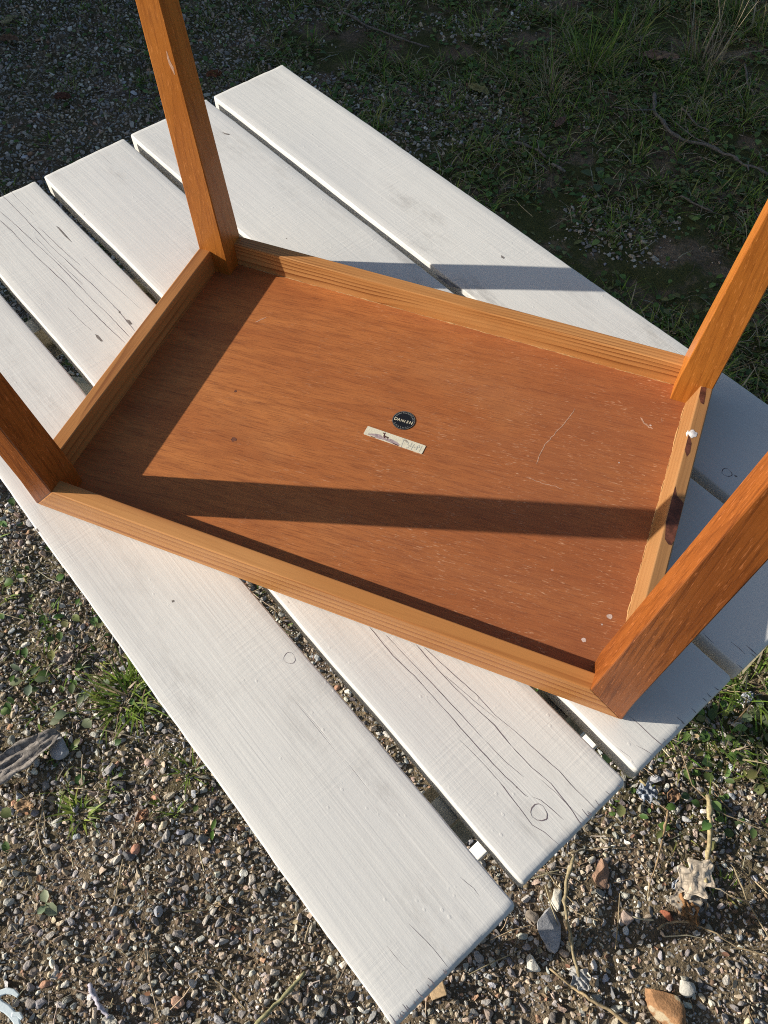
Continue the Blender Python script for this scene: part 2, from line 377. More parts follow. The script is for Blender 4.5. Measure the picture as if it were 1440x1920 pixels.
for z in (.35, 1.2): obj('rail', *box(0.02, 4.4, .023, .06, z, z + .07), M['blocker'], fen)

# ------------------------------------------------------------------ white garden table
TH = -0.483
gt = empty('garden_table', (0, 0, 0), TH)
tag(gt, 'white painted slatted garden table with five wide planks and crossed legs', 'table')
TPL = .027
def make_plank(n0, n1, d0, d1, seed, skew0=0.0, skew1=0.0, label=None):
    """rounded board, its section swept along the length with small irregularities and an edge attribute for wear"""
    r = random.Random(seed); w = n1 - n0; L_ = d1 - d0; cx = (d0 + d1) / 2; cy = (n0 + n1) / 2
    rad = .0017; sec = []
    for (sx, sz, a0) in ((1, 1, 0), (-1, 1, 90), (-1, -1, 180), (1, -1, 270)):
        for k in range(4):
            a = R(a0 + k * 30); sec.append((sx * (w / 2 - rad) + rad * math.cos(a), sz * (TPL / 2 - rad) + rad * math.sin(a), (k in (1, 2)) and sz > 0))
        if sz > 0 and sx > 0:
            for k in range(1, 12): f = k / 12; sec.append(((w / 2 - rad) * (1 - 2 * f), TPL / 2, False))
    ns = len(sec); ts = [0, .0012, .0035, .008] + [.008 + (L_ - .016) * i / 90 for i in range(1, 90)] + [L_ - .008, L_ - .0035, L_ - .0012, L_]
    V = []; E = []; F = []
    for i, t in enumerate(ts):
        e = min(t, L_ - t); ins = 0 if e > .0034 else (.0034 - e) * (.0034 - e) / .0034 * .8
        ja = .00035 * math.sin(t * 23 + seed) + r.uniform(-.00022, .00022); jb = .00035 * math.sin(t * 31 + seed * 2) + r.uniform(-.00022, .00022)
        for (sy, sz, ed) in sec:
            yy = sy - math.copysign(ins, sy) + (ja if sy > 0 else jb) * (abs(sy) > w * .45); zz = sz - math.copysign(ins, sz)
            zz += .00035 * math.sin(t * 9 + sy * 40 + seed) * (sz > 0)
            sk = (skew0 * (1 - t / L_) + skew1 * t / L_) * (sy / w)
            xx = -L_ / 2 + t + sk + (r.uniform(-.0006, .0006) if e < .002 else 0)
            V.append((xx, yy, zz)); E.append(1.0 if ed else (.72 if (e < .004 and sz > 0) else (.5 if abs(sy) > w / 2 - .006 and sz > 0 else 0.0)))
    nt = len(ts)
    for i in range(nt - 1):
        for k in range(ns): k2 = (k + 1) % ns; F.append((i * ns + k, i * ns + k2, (i + 1) * ns + k2, (i + 1) * ns + k))
    F.append(tuple(range(ns))); F.append(tuple((nt - 1) * ns + k for k in range(ns - 1, -1, -1)))
    o = obj('plank', V, F, M['paint'], gt, True, (cx, cy, TOP - TPL / 2))
    fix_normals(o)
    at = o.data.attributes.new('edge', 'FLOAT', 'POINT'); at.data.foreach_set('value', E)
    if label: o['label'] = label
    o['lay'] = (float(seed), L_)
    return o, cx, cy
#           n0      n1      d0      d1
PLK = dict(A=make_plank(.5347, .6610, -.4800, .5720, 3, 0, 0), B=make_plank(.3944, .5232, -.4815, .5700, 5, 0, 0),
           C=make_plank(.2561, .3823, -.4800, .5690, 7, 0, 0), D=make_plank(.1233, .2429, -.4790, .5680, 9, 0, 0, 'plank with long dark cracks in its paint'),
           E=make_plank(-.0146, .1093, -.4800, .5745, 13, 0, 0))
def on_plank(key, pts): o, cx, cy = PLK[key]; return [(p[0] - cx, p[1] - cy) for p in pts]
def lay(key, vf, up=.00010):
    """drop flat marks onto the slightly wavy top of a plank"""
    seed, L_ = PLK[key][0]['lay']; V, F = vf
    return [(x, y, TPL / 2 + .00035 * math.sin((x + L_ / 2) * 9 + y * 40 + seed) + up + z) for x, y, z in V], F
CZ = 0.0
def cracks(key, items):
    for i, (w, pts) in enumerate(items):
        q = wiggle(on_plank(key, pts), .006, .00022, i * 7 + len(pts)); rr = random.Random(i)
        obj('crack', *lay(key, ribbon(q, [w * .60 * (.80 + .25 * math.sin(j * .35 + i * 2) + rr.uniform(-.2, .2)) for j in range(len(q))], CZ)), M['crack'], PLK[key][0])
cracks('D', [
    (.0011, [(0.3234, 0.1704), (0.3591, 0.1687), (0.3852, 0.1707), (0.4235, 0.1706), (0.4528, 0.1701), (0.4782, 0.1701), (0.4998, 0.1706), (0.5198, 0.1723), (0.5237, 0.1731)]),
    (.0012, [(0.4995, 0.1638), (0.5178, 0.1624), (0.5279, 0.1617), (0.5412, 0.1601), (0.5515, 0.1637), (0.5686, 0.1659)]),
    (.0009, [(0.3396, 0.1767), (0.3637, 0.1771), (0.3964, 0.1779), (0.4337, 0.1783), (0.4670, 0.1785)]), (.0006, [(0.4670, 0.1785), (0.4914, 0.1790), (0.5104, 0.1818)]),
    (.0013, [(0.3643, 0.1915), (0.3846, 0.1909), (0.4098, 0.1905), (0.4353, 0.1915), (0.4637, 0.1939), (0.4855, 0.1921)]), (.0012, [(0.4855, 0.1921), (0.5096, 0.1924), (0.5284, 0.1951), (0.5485, 0.1934), (0.5686, 0.1899)]),
    (.0009, [(0.3714, 0.1952), (0.4020, 0.1977), (0.4334, 0.2007), (0.4573, 0.2002), (0.4815, 0.2036), (0.5063, 0.2057), (0.5258, 0.2076), (0.5450, 0.2069), (0.5691, 0.2077)]),
    (.0008, [(0.5259, 0.1757), (0.5320, 0.1791), (0.5420, 0.1808), (0.5546, 0.1820)]), (.0006, [(0.5205, 0.1910), (0.5374, 0.1929), (0.5680, 0.1941)]),
    (.0005, [(0.4508, 0.1623), (0.4843, 0.1642), (0.5018, 0.1639)]), (.0005, [(0.4031, 0.1916), (0.4363, 0.1955), (0.4635, 0.1991)]),
    (.0011, [(-0.4831, 0.1945), (-0.4641, 0.1955), (-0.4182, 0.1966), (-0.3750, 0.1965), (-0.3422, 0.1962), (-0.3063, 0.1987), (-0.2695, 0.2001), (-0.2403, 0.2019), (-0.2127, 0.2026), (-0.1821, 0.2028), (-0.1637, 0.2016), (-0.1431, 0.2006)]),
    (.0010, [(-0.4491, 0.1779), (-0.4200, 0.1805), (-0.3873, 0.1826), (-0.3523, 0.1848), (-0.3213, 0.1868), (-0.2746, 0.1881), (-0.2463, 0.1889), (-0.2178, 0.1892), (-0.1890, 0.1906), (-0.1390, 0.1910)]),
    (.0011, [(-0.4326, 0.1699), (-0.4029, 0.1720), (-0.3696, 0.1720), (-0.3393, 0.1730), (-0.3115, 0.1750), (-0.2730, 0.1774), (-0.2430, 0.1773), (-0.2047, 0.1786), (-0.1728, 0.1797), (-0.1345, 0.1820)]),
    (.0006, [(-0.4813, 0.2075), (-0.4468, 0.2076), (-0.4120, 0.2089)]), (.0008, [(-0.3886, 0.2019), (-0.3493, 0.2033), (-0.3171, 0.2046), (-0.2857, 0.2074)]), (.0005, [(-0.2317, 0.1599), (-0.2056, 0.1600), (-0.1764, 0.1627)]),
    (.0005, [(-0.3718, 0.1898), (-0.3332, 0.1897), (-0.2918, 0.1909), (-0.2537, 0.1930)]), (.0004, [(-0.2992, 0.2182), (-0.2529, 0.2190), (-0.2146, 0.2218), (-0.1668, 0.2246)])])
cracks('C', [(.0011, [(0.5328, 0.2872), (0.5447, 0.2880), (0.5573, 0.2878), (0.5724, 0.2896)]), (.0006, [(0.5530, 0.2721), (0.5610, 0.2751), (0.5698, 0.2771)]), (.0004, [(0.5432, 0.2586), (0.5557, 0.2606), (0.5671, 0.2576)])])
cracks('B', [(.0010, [(0.5250, 0.3961), (0.5315, 0.3956), (0.5384, 0.3956)]), (.0013, [(0.5578, 0.4159), (0.5646, 0.4158), (0.5722, 0.4156)]), (.0013, [(0.5642, 0.3951), (0.5673, 0.3954), (0.5704, 0.3957)]),
             (.0012, [(0.5646, 0.4124), (0.5686, 0.4126), (0.5722, 0.4123)]), (.0010, [(0.5474, 0.4084), (0.5556, 0.4087), (0.5628, 0.4081)])])
cracks('E', [(.0005, [(0.5305, 0.0380), (0.5481, 0.0403), (0.5622, 0.0411), (0.5734, 0.0409)]), (.0004, [(0.5318, 0.0898), (0.5442, 0.0922), (0.5521, 0.0918)]), (.0004, [(0.5310, 0.0154), (0.5468, 0.0161), (0.5580, 0.0183)])])
def chips(key, polys):
    for pts in polys:
        q = on_plank(key, pts); o = obj('paint_chip', *lay(key, ([(x, y, .00004) for x, y in q], [tuple(range(len(q)))])), M['chip'], PLK[key][0]); fix_normals(o)
chips('D', [[(-0.3747, 0.2202), (-0.3679, 0.2217), (-0.3529, 0.2213), (-0.3411, 0.2209), (-0.3316, 0.2202), (-0.3357, 0.2197), (-0.3503, 0.2191), (-0.3622, 0.2195)], [(-0.1704, 0.1629), (-0.1659, 0.1646), (-0.1544, 0.1641), (-0.1558, 0.1620), (-0.1639, 0.1612)],
            [(-0.1667, 0.2026), (-0.1632, 0.2046), (-0.1551, 0.2042), (-0.1559, 0.2018), (-0.1612, 0.2010)], [(-0.1854, 0.2035), (-0.1824, 0.2039), (-0.1800, 0.2019), (-0.1829, 0.2016)]])
chips('B', [[(-0.3962, 0.4948), (-0.3917, 0.4967), (-0.3840, 0.5008), (-0.3842, 0.4976), (-0.3897, 0.4945)], [(0.0117, 0.5315), (0.0206, 0.5288), (0.0367, 0.5316), (0.0519, 0.5329), (0.0563, 0.5331), (0.0465, 0.5269), (0.0268, 0.5253)]])
chips('A', [[(0.4372, 0.5583), (0.4390, 0.5596), (0.4411, 0.5590), (0.4389, 0.5575)], [(0.0477, 0.6109), (0.0531, 0.6111), (0.0547, 0.6086), (0.0500, 0.6077)]])
chips('E', [[(0.1812, 0.0461), (0.1822, 0.0481), (0.1839, 0.0476), (0.1835, 0.0454)], [(0.0248, -0.0135), (0.0298, -0.0134), (0.0302, -0.0148), (0.0262, -0.0148)]])
def plug(key, c, r, wk=1.0):
    """knot or filled screw hole: a dark broken ring in the paint"""
    q = on_plank(key, [c])[0]; rr = random.Random(int(c[0] * 1e4)); P = []
    for k in range(23): a = 2 * math.pi * k / 22; k_ = r * (1 + .06 * math.sin(3 * a + 1) + rr.uniform(-.04, .04)); P.append((q[0] + k_ * math.cos(a) * 1.08, q[1] + k_ * math.sin(a) * .95))
    v, f = lay(key, ribbon(P, [wk * (.0006 + .0004 * math.sin(1.3 + j * .6)) for j in range(len(P))], .00004, False))
    o = obj('knot', v, f, M['crack'], PLK[key][0]); return o
plug('D', (0.5380, 0.1711), .0064); plug('E', (0.2999, 0.0964), .0052, .5); plug('A', (0.4304, 0.5554), .0048, .8)

def end_splits(key, d1, n0, n1, seed, count, near=True):
    rr = random.Random(seed); parts = []
    for _ in range(count):
        n_ = rr.uniform(n0, n1); l = rr.choice([.003, .004, .005, .007]) * rr.uniform(.7, 1.3); e = d1 - .0012 if near else d1 + .0012; s_ = -1 if near else 1
        parts.append(ribbon(on_plank(key, [(e, n_), (e + s_ * l * .5, n_ + rr.uniform(-.0005, .0005)), (e + s_ * l, n_ + rr.uniform(-.0008, .0008))]), [rr.uniform(.0004, .0009), rr.uniform(.0003, .0005), .0002], .00004, False))
    o = obj('end_splits', *lay(key, merge(parts)), M['crack'], PLK[key][0]); o['kind'] = 'stuff'
end_splits('E', .5745, -.012, .040, 1, 14); end_splits('C', .5690, .27, .37, 3, 7); end_splits('D', .5680, .19, .238, 2, 6)

# steel hat channels, crossed legs and a stretcher under the planks
def channel(dc, name='steel_channel'):
    prof = [(-.030, -.040), (-.014, -.0005), (.010, -.0005), (.0115, -.0285), (.026, -.034)]; t = .0018
    V = []; F = []
    for n_ in (-.004, .650):
        for (x, z) in prof: V.append((dc + x, n_, TOP - TPL - .0008 + z))
        for (x, z) in reversed(prof): V.append((dc + x * .97, n_, TOP - TPL - .0008 + z - t))
    k = 10
    for i in range(k): F.append((i, (i + 1) % k, k + (i + 1) % k, k + i))
    F += [tuple(range(k - 1, -1, -1)), tuple(range(k, 2 * k))]
    o = obj(name, V, F, M['steel'], gt); fix_normals(o); return o
channel(.486); channel(-.262)
def beam(name, p0, p1, w, t, mat, up=(0, 0, 1)):
    p0, p1 = Vector(p0), Vector(p1); d = (p1 - p0).normalized(); a = d.cross(Vector(up)).normalized(); b = a.cross(d).normalized()
    V = [p + a * (w / 2 * sx) + b * (t / 2 * sz) for p in (p0, p1) for sx, sz in ((-1, -1), (1, -1), (1, 1), (-1, 1))]
    o = obj(name, V, [(0, 1, 2, 3), (4, 7, 6, 5), (0, 4, 5, 1), (1, 5, 6, 2), (2, 6, 7, 3), (3, 7, 4, 0)], mat, gt); bevel(o, .0015, 2, 30); return o
for (dt, dfoot, k) in ((.518, .487, 1), (-.30, -.36, -1)):
    z1 = TOP - TPL - .045; zg = .004
    beam('leg', (dt, .610, z1), (dfoot, -.010, zg), .018, .030, M['paint'])
    beam('leg', (dt - .024 * k, .035, z1), (dfoot - .024 * k, .632, zg), .018, .030, M['paint'])
wbx, wby = (0.5432, -0.2236)
wb = obj('wood_block', *box(-.012, .012, -.009, .009, 0, .020), M['rawwood'], None, False, (wbx, wby, ghf(wbx, wby) - .003), (.1, -.12, R(40))); bevel(wb, .001); tag(wb, 'small sawn wood block on gravel under the end of the outermost plank', 'wood block')

# ------------------------------------------------------------------ upturned side table
L, Wd, H, P_, A_, B_, T_ = .60, .39237, .04134, .01103, .0356, .0365, .01544
BZ = TOP + .0012
stb = empty('side_table', (0, 0, BZ)); tag(stb, 'small orange brown wooden side table lying upside down on the white planks', 'table')
SX, SY, IX, IY = .0311, .0230, .0618, .0532; LEG = .47
def leg(cx, cy, mat):
    X = lambda v: v if cx == 0 else L - v
    Y = lambda v: v if cy == 0 else Wd - v
    h = LEG - H
    V = [(0, 0, 0), (0, 0, H), (A_, 0, H), (A_, B_, H), (0, B_, H), (A_, T_, P_ - .004), (A_, B_, P_ - .004), (T_, B_, P_ - .004),
         (-SX * h, -SY * h, LEG), (A_ - IX * h, -SY * h, LEG), (A_ - IX * h, B_ - IY * h, LEG), (-SX * h, B_ - IY * h, LEG)]
    F = [(0, 2, 1), (0, 1, 4), (2, 5, 6, 3), (4, 3, 6, 7), (0, 5, 2), (0, 4, 7), (0, 7, 6, 5),
         (1, 2, 9, 8), (2, 3, 10, 9), (3, 4, 11, 10), (4, 1, 8, 11), (8, 9, 10, 11)]
    o = obj('leg', [(X(x), Y(y), z) for x, y, z in V], F, mat, stb); bevel(o, .0011, 2, 12); return o
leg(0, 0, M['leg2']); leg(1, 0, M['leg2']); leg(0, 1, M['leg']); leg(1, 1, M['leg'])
sc3 = [(.0146, .3680, .2685), (.0146, .3676, .2616), (.0157, .3673, .2568), (.0168, .3672, .2540), (.0181, .3668, .2472)]
V = []; F = []
for i, (x, y, z) in enumerate(sc3): w = (.0003, .0012, .0016, .0018, .0004)[i]; V += [(x - w, y - .00012, z), (x + w, y - .00012, z)]
for i in range(4): F.append((2 * i, 2 * i + 1, 2 * i + 3, 2 * i + 2))
obj('scar', V, F, M['scuff'], stb)
def apron(name_mat, axis, side):
    """mitred rail: outer face runs corner to corner at the plank, leg to leg at the rim"""
    n_ = L if axis == 'x' else Wd; a = A_ if axis == 'x' else B_; dp = Wd if axis == 'x' else L
    lo = .0006
    V = [(lo, 0, lo), (n_ - lo, 0, lo), (n_ - a, 0, H), (a, 0, H), (T_, T_, lo), (n_ - T_, T_, lo), (n_ - a + .006, T_, H), (a - .006, T_, H)]
    if name_mat == 'right': V[6:8] = [(u, .0125, z) for u, v, z in V[6:8]]; V[4:6] = [(u, .0215, z) for u, v, z in V[4:6]]
    W = []
    for (u, v, z) in V:
        v = v if side == 0 else dp - v
        W.append((u, v, z) if axis == 'x' else (v, u, z))
    F = [(0, 1, 2, 3), (4, 7, 6, 5), (0, 4, 5, 1), (3, 2, 6, 7), (0, 3, 7, 4), (1, 5, 6, 2)]
    o = obj('apron', W, F, M[name_mat], stb); bevel(o, .0013, 3, 20); return o
apron('near', 'x', 0); apron('far', 'x', 1); apron('left', 'y', 0); ar = apron('right', 'y', 1)
pan = obj('panel', *box(T_ - .003, L - T_ + .003, T_ - .003, Wd - T_ + .003, .001, P_), M['panel'], stb); fix_normals(pan)
tag(pan, 'reddish brown veneer underside with pale flecks')
# glue squeezed out along two rails
def bead(p0, p1, name='glue_bead', seed=0, r0=.0011):
    r = random.Random(seed); n_ = int((Vector(p1) - Vector(p0)).length / .004); P = []; RD = []
    nx_, ny_ = (Vector(p1) - Vector(p0)).normalized().y, -(Vector(p1) - Vector(p0)).normalized().x
    for i in range(n_ + 1):
        f = i / n_; q = r.uniform(-.0004, .0004)
        P.append((p0[0] + (p1[0] - p0[0]) * f + nx_ * q, p0[1] + (p1[1] - p0[1]) * f + ny_ * q, p0[2])); RD.append(r0 * (.35 + .9 * abs(math.sin(i * .37 + seed) * math.sin(i * .113))) * r.uniform(.5, 1.2) * (1.9 if r.random() < .06 else 1))
    return obj(name, *tube(P, RD, 6), M['glue'], stb, True)
bead((L - .0193, .04, P_), (L - .0193, Wd - .04, P_), seed=2, r0=.0008); bead((.04, Wd - T_ - .0003, P_), (L - .036, Wd - T_ - .0003, P_), seed=5, r0=.0006)
# scuffs, specks, stain and blob of paint
PZ = P_ + .0001
sc_items = [ribbon(wiggle([(0.4745, 0.3063), (0.4704, 0.2878), (0.4642, 0.2689), (0.4583, 0.2497), (0.4566, 0.2324), (0.4567, 0.2224)], .004, .0005, 1), .0008, PZ), ribbon(wiggle([(0.5414, 0.3200), (0.5468, 0.3137), (0.5519, 0.3105), (0.5567, 0.3093)], .002, .0008, 3), .0016, PZ),
      ribbon([(0.5614, 0.3262), (0.5635, 0.3217)], .0016, PZ), ribbon(wiggle([(0.4514, 0.2029), (0.4653, 0.2028), (0.4789, 0.2033), (0.4898, 0.2034)], .003, .0009, 5), .0006, PZ), ribbon(wiggle([(0.0988, 0.2969), (0.1030, 0.3022), (0.1077, 0.3094)], .003, .0004, 6), .0011, PZ)]
for vf in sc_items: obj('scratch', *vf, M['scuff'], stb)
def discs(name, mat, items, z):
    for (c, r) in items:
        rr = random.Random(int(c[0] * 1e5)); obj(name, *([(c[0] + r * rr.uniform(.8, 1.15) * math.cos(k * math.pi / 6), c[1] + r * rr.uniform(.8, 1.15) * math.sin(k * math.pi / 6), z) for k in range(12)], [tuple(range(12))]), mat, stb)
discs('paint_speck', M['speck'], [((0.5662, 0.0854), .0027), ((0.5615, 0.0751), .0009), ((0.5502, 0.0547), .0021), ((0.5530, 0.3131), .0012), ((0.5339, 0.2547), .0009)], PZ)
M['pin'] = mat_plain('small_dark_knot', (.16, .055, .028), .6, .4, 300)
discs('pin_knot', M['pin'], [((0.1548, 0.1389), .0030), ((0.1260, 0.1973), .0017)], PZ)
RZ = H + .00010
CL = lambda x: min(max(x, L - .0119), L - .0006)
stn_items = ([([(CL(x), y, RZ) for x, y in [(0.5721, 0.2542), (0.5737, 0.2589), (0.5781, 0.2654), (0.5769, 0.2838), (0.5771, 0.2959), (0.5810, 0.3003), (0.5851, 0.2983), (0.5877, 0.2901), (0.5929, 0.2795), (0.5936, 0.2681), (0.5917, 0.2619), (0.5855, 0.2697), (0.5800, 0.2710), (0.5787, 0.2623), (0.5794, 0.2489), (0.5857, 0.2281), (0.5878, 0.2128), (0.5844, 0.2147), (0.5785, 0.2385)]], [tuple(range(19))]),
             ([(CL(x), y, RZ + .00005) for x, y in [(0.5869, 0.2124), (0.5870, 0.2241), (0.5915, 0.2142), (0.5998, 0.2079), (0.6022, 0.1808), (0.6013, 0.1708), (0.6020, 0.1626), (0.5989, 0.1638), (0.5980, 0.1587), (0.5951, 0.1587), (0.5912, 0.1632), (0.5883, 0.1815)]], [tuple(range(12))]),
             ([(CL(x), y, RZ) for x, y in [(0.5877, 0.3546), (0.5932, 0.3568), (0.5945, 0.3437), (0.5950, 0.3327), (0.5916, 0.3336), (0.5885, 0.3414)]], [tuple(range(6))])])
for vf in stn_items: obj('veneer_stain', *vf, M['stain'], ar)
pb = []
for (px, py, z0, sx_, sy_) in ((L - .0085, 0.2916, H + .0002, .0044, .0050), (L - .0128, 0.2916, H - .0012, .0016, .0040)):
    V = []; F = []
    for i in range(4):
        for k in range(12):
            a = k * math.pi / 6; rr = (1 - i / 4.0) * (1 + .18 * math.sin(k * 2.3 + i)); V.append((px + sx_ * rr * math.cos(a), py + sy_ * rr * math.sin(a), z0 + .00025 * i))
    for i in range(3):
        for k in range(12): F.append((i * 12 + k, i * 12 + (k + 1) % 12, (i + 1) * 12 + (k + 1) % 12, (i + 1) * 12 + k))
    F.append(tuple(36 + k for k in range(12))); pb.append((V, F))
o = obj('paint_blob', *merge(pb), M['white_blob'], ar, True); fix_normals(o); tag(o, 'white blob of paint on the edge of the rim')
# round black sticker with its lettering
sc_, sr_ = (0.3111, 0.2260), .0122
V = [(sr_ * math.cos(2 * math.pi * k / 40), sr_ * math.sin(2 * math.pi * k / 40), z) for z in (0, .00035) for k in range(40)]
F = [tuple(range(39, -1, -1)), tuple(range(40, 80))] + [(k, (k + 1) % 40, 40 + (k + 1) % 40, 40 + k) for k in range(40)]
stk = obj('round_sticker', V, F, M['black'], stb, False, (sc_[0], sc_[1], P_ + .0002), (0, 0, R(1)))
tag(stk, 'round black sticker reading DANISH in cream letters')
V, F = ribbon([(.0117 * math.cos(2 * math.pi * k / 48), .0117 * math.sin(2 * math.pi * k / 48)) for k in range(49)], .00022, .0005, False)
obj('sticker_rim', V, F, M['pencil'], stk)
def text(body, size, loc, rz, mat, parent, name='lettering', off=.00004, sx=1.0):
    cu = bpy.data.curves.new(name, 'FONT'); cu.body = body; cu.size = size; cu.align_x = 'CENTER'; cu.align_y = 'CENTER'; cu.extrude = .00003; cu.offset = off; cu.resolution_u = 3
    cu.materials.append(mat); o = bpy.data.objects.new(name, cu); me = bpy.data.meshes.new_from_object(o); bpy.data.objects.remove(o); o = bpy.data.objects.new(name, me); o.parent = parent; o.location = loc; o.rotation_euler = (0, 0, rz); o.scale = (sx, 1, 1); COL.objects.link(o); return o
for i, ch in enumerate('DANISH'):
    f = (i - 2.5) / 2.5; text(ch, .0044 + .0010 * abs(f), ((-.0084, -.0049, -.0012, .0016, .0045, .0084)[i], -.0010 - .0014 * (1 - f * f) * 0, .00042), R(-4 * f), M['gold'], stk, 'letter', .00006)
def arc_text(s, r, a0, a1, size, flip):
    for i, ch in enumerate(s):
        if ch == ' ': continue
        a = R(a0 + (a1 - a0) * i / (len(s) - 1)); text(ch, size, (r * math.cos(a), r * math.sin(a), .00042), a + (math.pi / 2 if flip else -math.pi / 2), M['pencil'], stk, 'letter', 0)
arc_text('FURNITUREMAKERS', .0098, 168, 12, .0021, False); arc_text('CONTROL', .0098, 222, 318, .0021, True)
# oblong paper label
tl, bl, tr, br = [Vector(p) for p in ((0.2786, 0.2055), (0.2783, 0.1940), (0.3446, 0.2039), (0.3443, 0.1916))]
lc = (tl + bl + tr + br) / 4; ld = ((tr - tl) + (br - bl)).normalized(); la = math.atan2(ld.y, ld.x); lw = (tr - tl).length; lh = (tl - bl).length
def rrect(w, h, r, z0, z1):
    P = []
    for (sx, sy, a0) in ((1, 1, 0), (-1, 1, 90), (-1, -1, 180), (1, -1, 270)):
        for k in range(5): a = R(a0 + k * 22.5); P.append((sx * (w / 2 - r) + r * math.cos(a), sy * (h / 2 - r) + r * math.sin(a)))
    n_ = len(P); return [(x, y, z) for z in (z0, z1) for x, y in P], [tuple(range(n_ - 1, -1, -1)), tuple(range(n_, 2 * n_))] + [(k, (k + 1) % n_, n_ + (k + 1) % n_, n_ + k) for k in range(n_)]
pl = obj('paper_label', *rrect(lw, lh, .0013, 0, .0003), M['paper'], stb, False, (lc.x, lc.y, P_ + .0002), (0, 0, la))
tag(pl, 'oblong cream paper label with a deer and a pencilled number')
def onlab(pts):
    c, s = math.cos(-la), math.sin(-la); return [((x - lc.x) * c - (y - lc.y) * s, (x - lc.x) * s + (y - lc.y) * c) for x, y in pts]
def printed(name, polys, mat, z): 
    o = obj(name, *merge([([(x, y, z) for x, y in onlab(p)], [tuple(range(len(p)))]) for p in polys]), mat, pl); fix_normals(o); return o
printed('hill_print', [[(0.2815, 0.1952), (0.2840, 0.1968), (0.2885, 0.1984), (0.2918, 0.1993), (0.2953, 0.1996), (0.2989, 0.1977), (0.3036, 0.1973), (0.3068, 0.1984), (0.3107, 0.1980), (0.3157, 0.1968), (0.3191, 0.1946), (0.3181, 0.1930), (0.3125, 0.1933), (0.3087, 0.1939), (0.3028, 0.1947), (0.2975, 0.1944), (0.2940, 0.1940), (0.2897, 0.1955), (0.2852, 0.1952)]], M['mauve'], .00036)
printed('deer_print', [[(0.2967, 0.2026), (0.2977, 0.2034), (0.2989, 0.2027), (0.2991, 0.2042), (0.2998, 0.2035), (0.2997, 0.2019), (0.3004, 0.2001), (0.3026, 0.1998), (0.3046, 0.1999), (0.3048, 0.1985), (0.3050, 0.1967), (0.3043, 0.1966), (0.3038, 0.1982), (0.3015, 0.1981), (0.3011, 0.1968), (0.3002, 0.1968), (0.2994, 0.1982), (0.2985, 0.1991), (0.2989, 0.2008), (0.2981, 0.2018)],
                       [(0.2855, 0.1944), (0.2901, 0.1945), (0.2932, 0.1940), (0.2905, 0.1935), (0.2872, 0.1936)], [(0.3102, 0.1945), (0.3149, 0.1942), (0.3187, 0.1937), (0.3173, 0.1927), (0.3125, 0.1933)]], M['brown'], .00040)
pen = [ribbon(onlab(s), w, .00036, False) for w, s in (
    (.0005, [(0.3203, 0.2046), (0.3214, 0.1921)]), (.0006, [(0.3240, 0.1998), (0.3267, 0.2011), (0.3263, 0.1979), (0.3288, 0.1972), (0.3283, 0.1946), (0.3266, 0.1932)]), (.0006, [(0.3298, 0.2021), (0.3299, 0.1965), (0.3343, 0.1973)]), (.0006, [(0.3326, 0.2011), (0.3320, 0.1926)]),
    (.0006, [(0.3338, 0.1974), (0.3363, 0.1985)]), (.0006, [(0.3371, 0.1949), (0.3369, 0.2004), (0.3384, 0.2016), (0.3393, 0.1988), (0.3368, 0.1972)]), (.0006, [(0.3410, 0.2014), (0.3408, 0.1939)]))]
obj('pencil_mark', *merge(pen), M['pencil'], pl)
nc = onlab([(0.3233, 0.2019)])[0]; text('No', .0030, (nc[0], nc[1], .00034), R(0), M['brown'], pl, 'lettering', 0)

# ------------------------------------------------------------------ stones
def ico(sub):
    bm = bmesh.new(); bmesh.ops.create_icosphere(bm, subdivisions=sub, radius=1); v = np.array([p.co[:] for p in bm.verts]); f = [tuple(q.index for q in p.verts) for p in bm.faces]; bm.free(); return v, f
def rock(seed, sub=2, planes=5, cut=.72, rough=.06, dims=(1, .8, .6)):
    """sphere cut by random planes, then roughened: rounded when cut is near 1, angular when small"""
    r = np.random.RandomState(seed); v, f = ico(sub)
    for _ in range(planes):
        n = r.normal(size=3); n /= np.linalg.norm(n); c = r.uniform(cut, 1.0); d = v @ n; v = v - np.outer(np.maximum(0, d - c) * .93, n)
    ph = r.uniform(0, 6.28, (6, 1)); k = r.normal(size=(6, 3)) * 2.6
    for i in range(6): v = v * (1 + rough * .5 * np.sin(v @ k[i] + ph[i]))[:, None]
    if sub > 3: v = v * (1 + rough * .10 * r.uniform(-1, 1, len(v)))[:, None]
    return v * np.array(dims), f
PAL = [((.34, .32, .29), 5), ((.26, .25, .245), 3.5), ((.44, .41, .36), 4), ((.39, .325, .25), 4.5), ((.56, .53, .47), 2.4), ((.17, .16, .155), 1.8), ((.47, .385, .28), 2.6), ((.32, .325, .345), 2.2), ((.72, .69, .62), .9), ((.44, .245, .155), .4), ((.46, .345, .28), .9)]
pw = np.array([w for _, w in PAL]); pw /= pw.sum(); pc = np.array([c for c, _ in PAL])
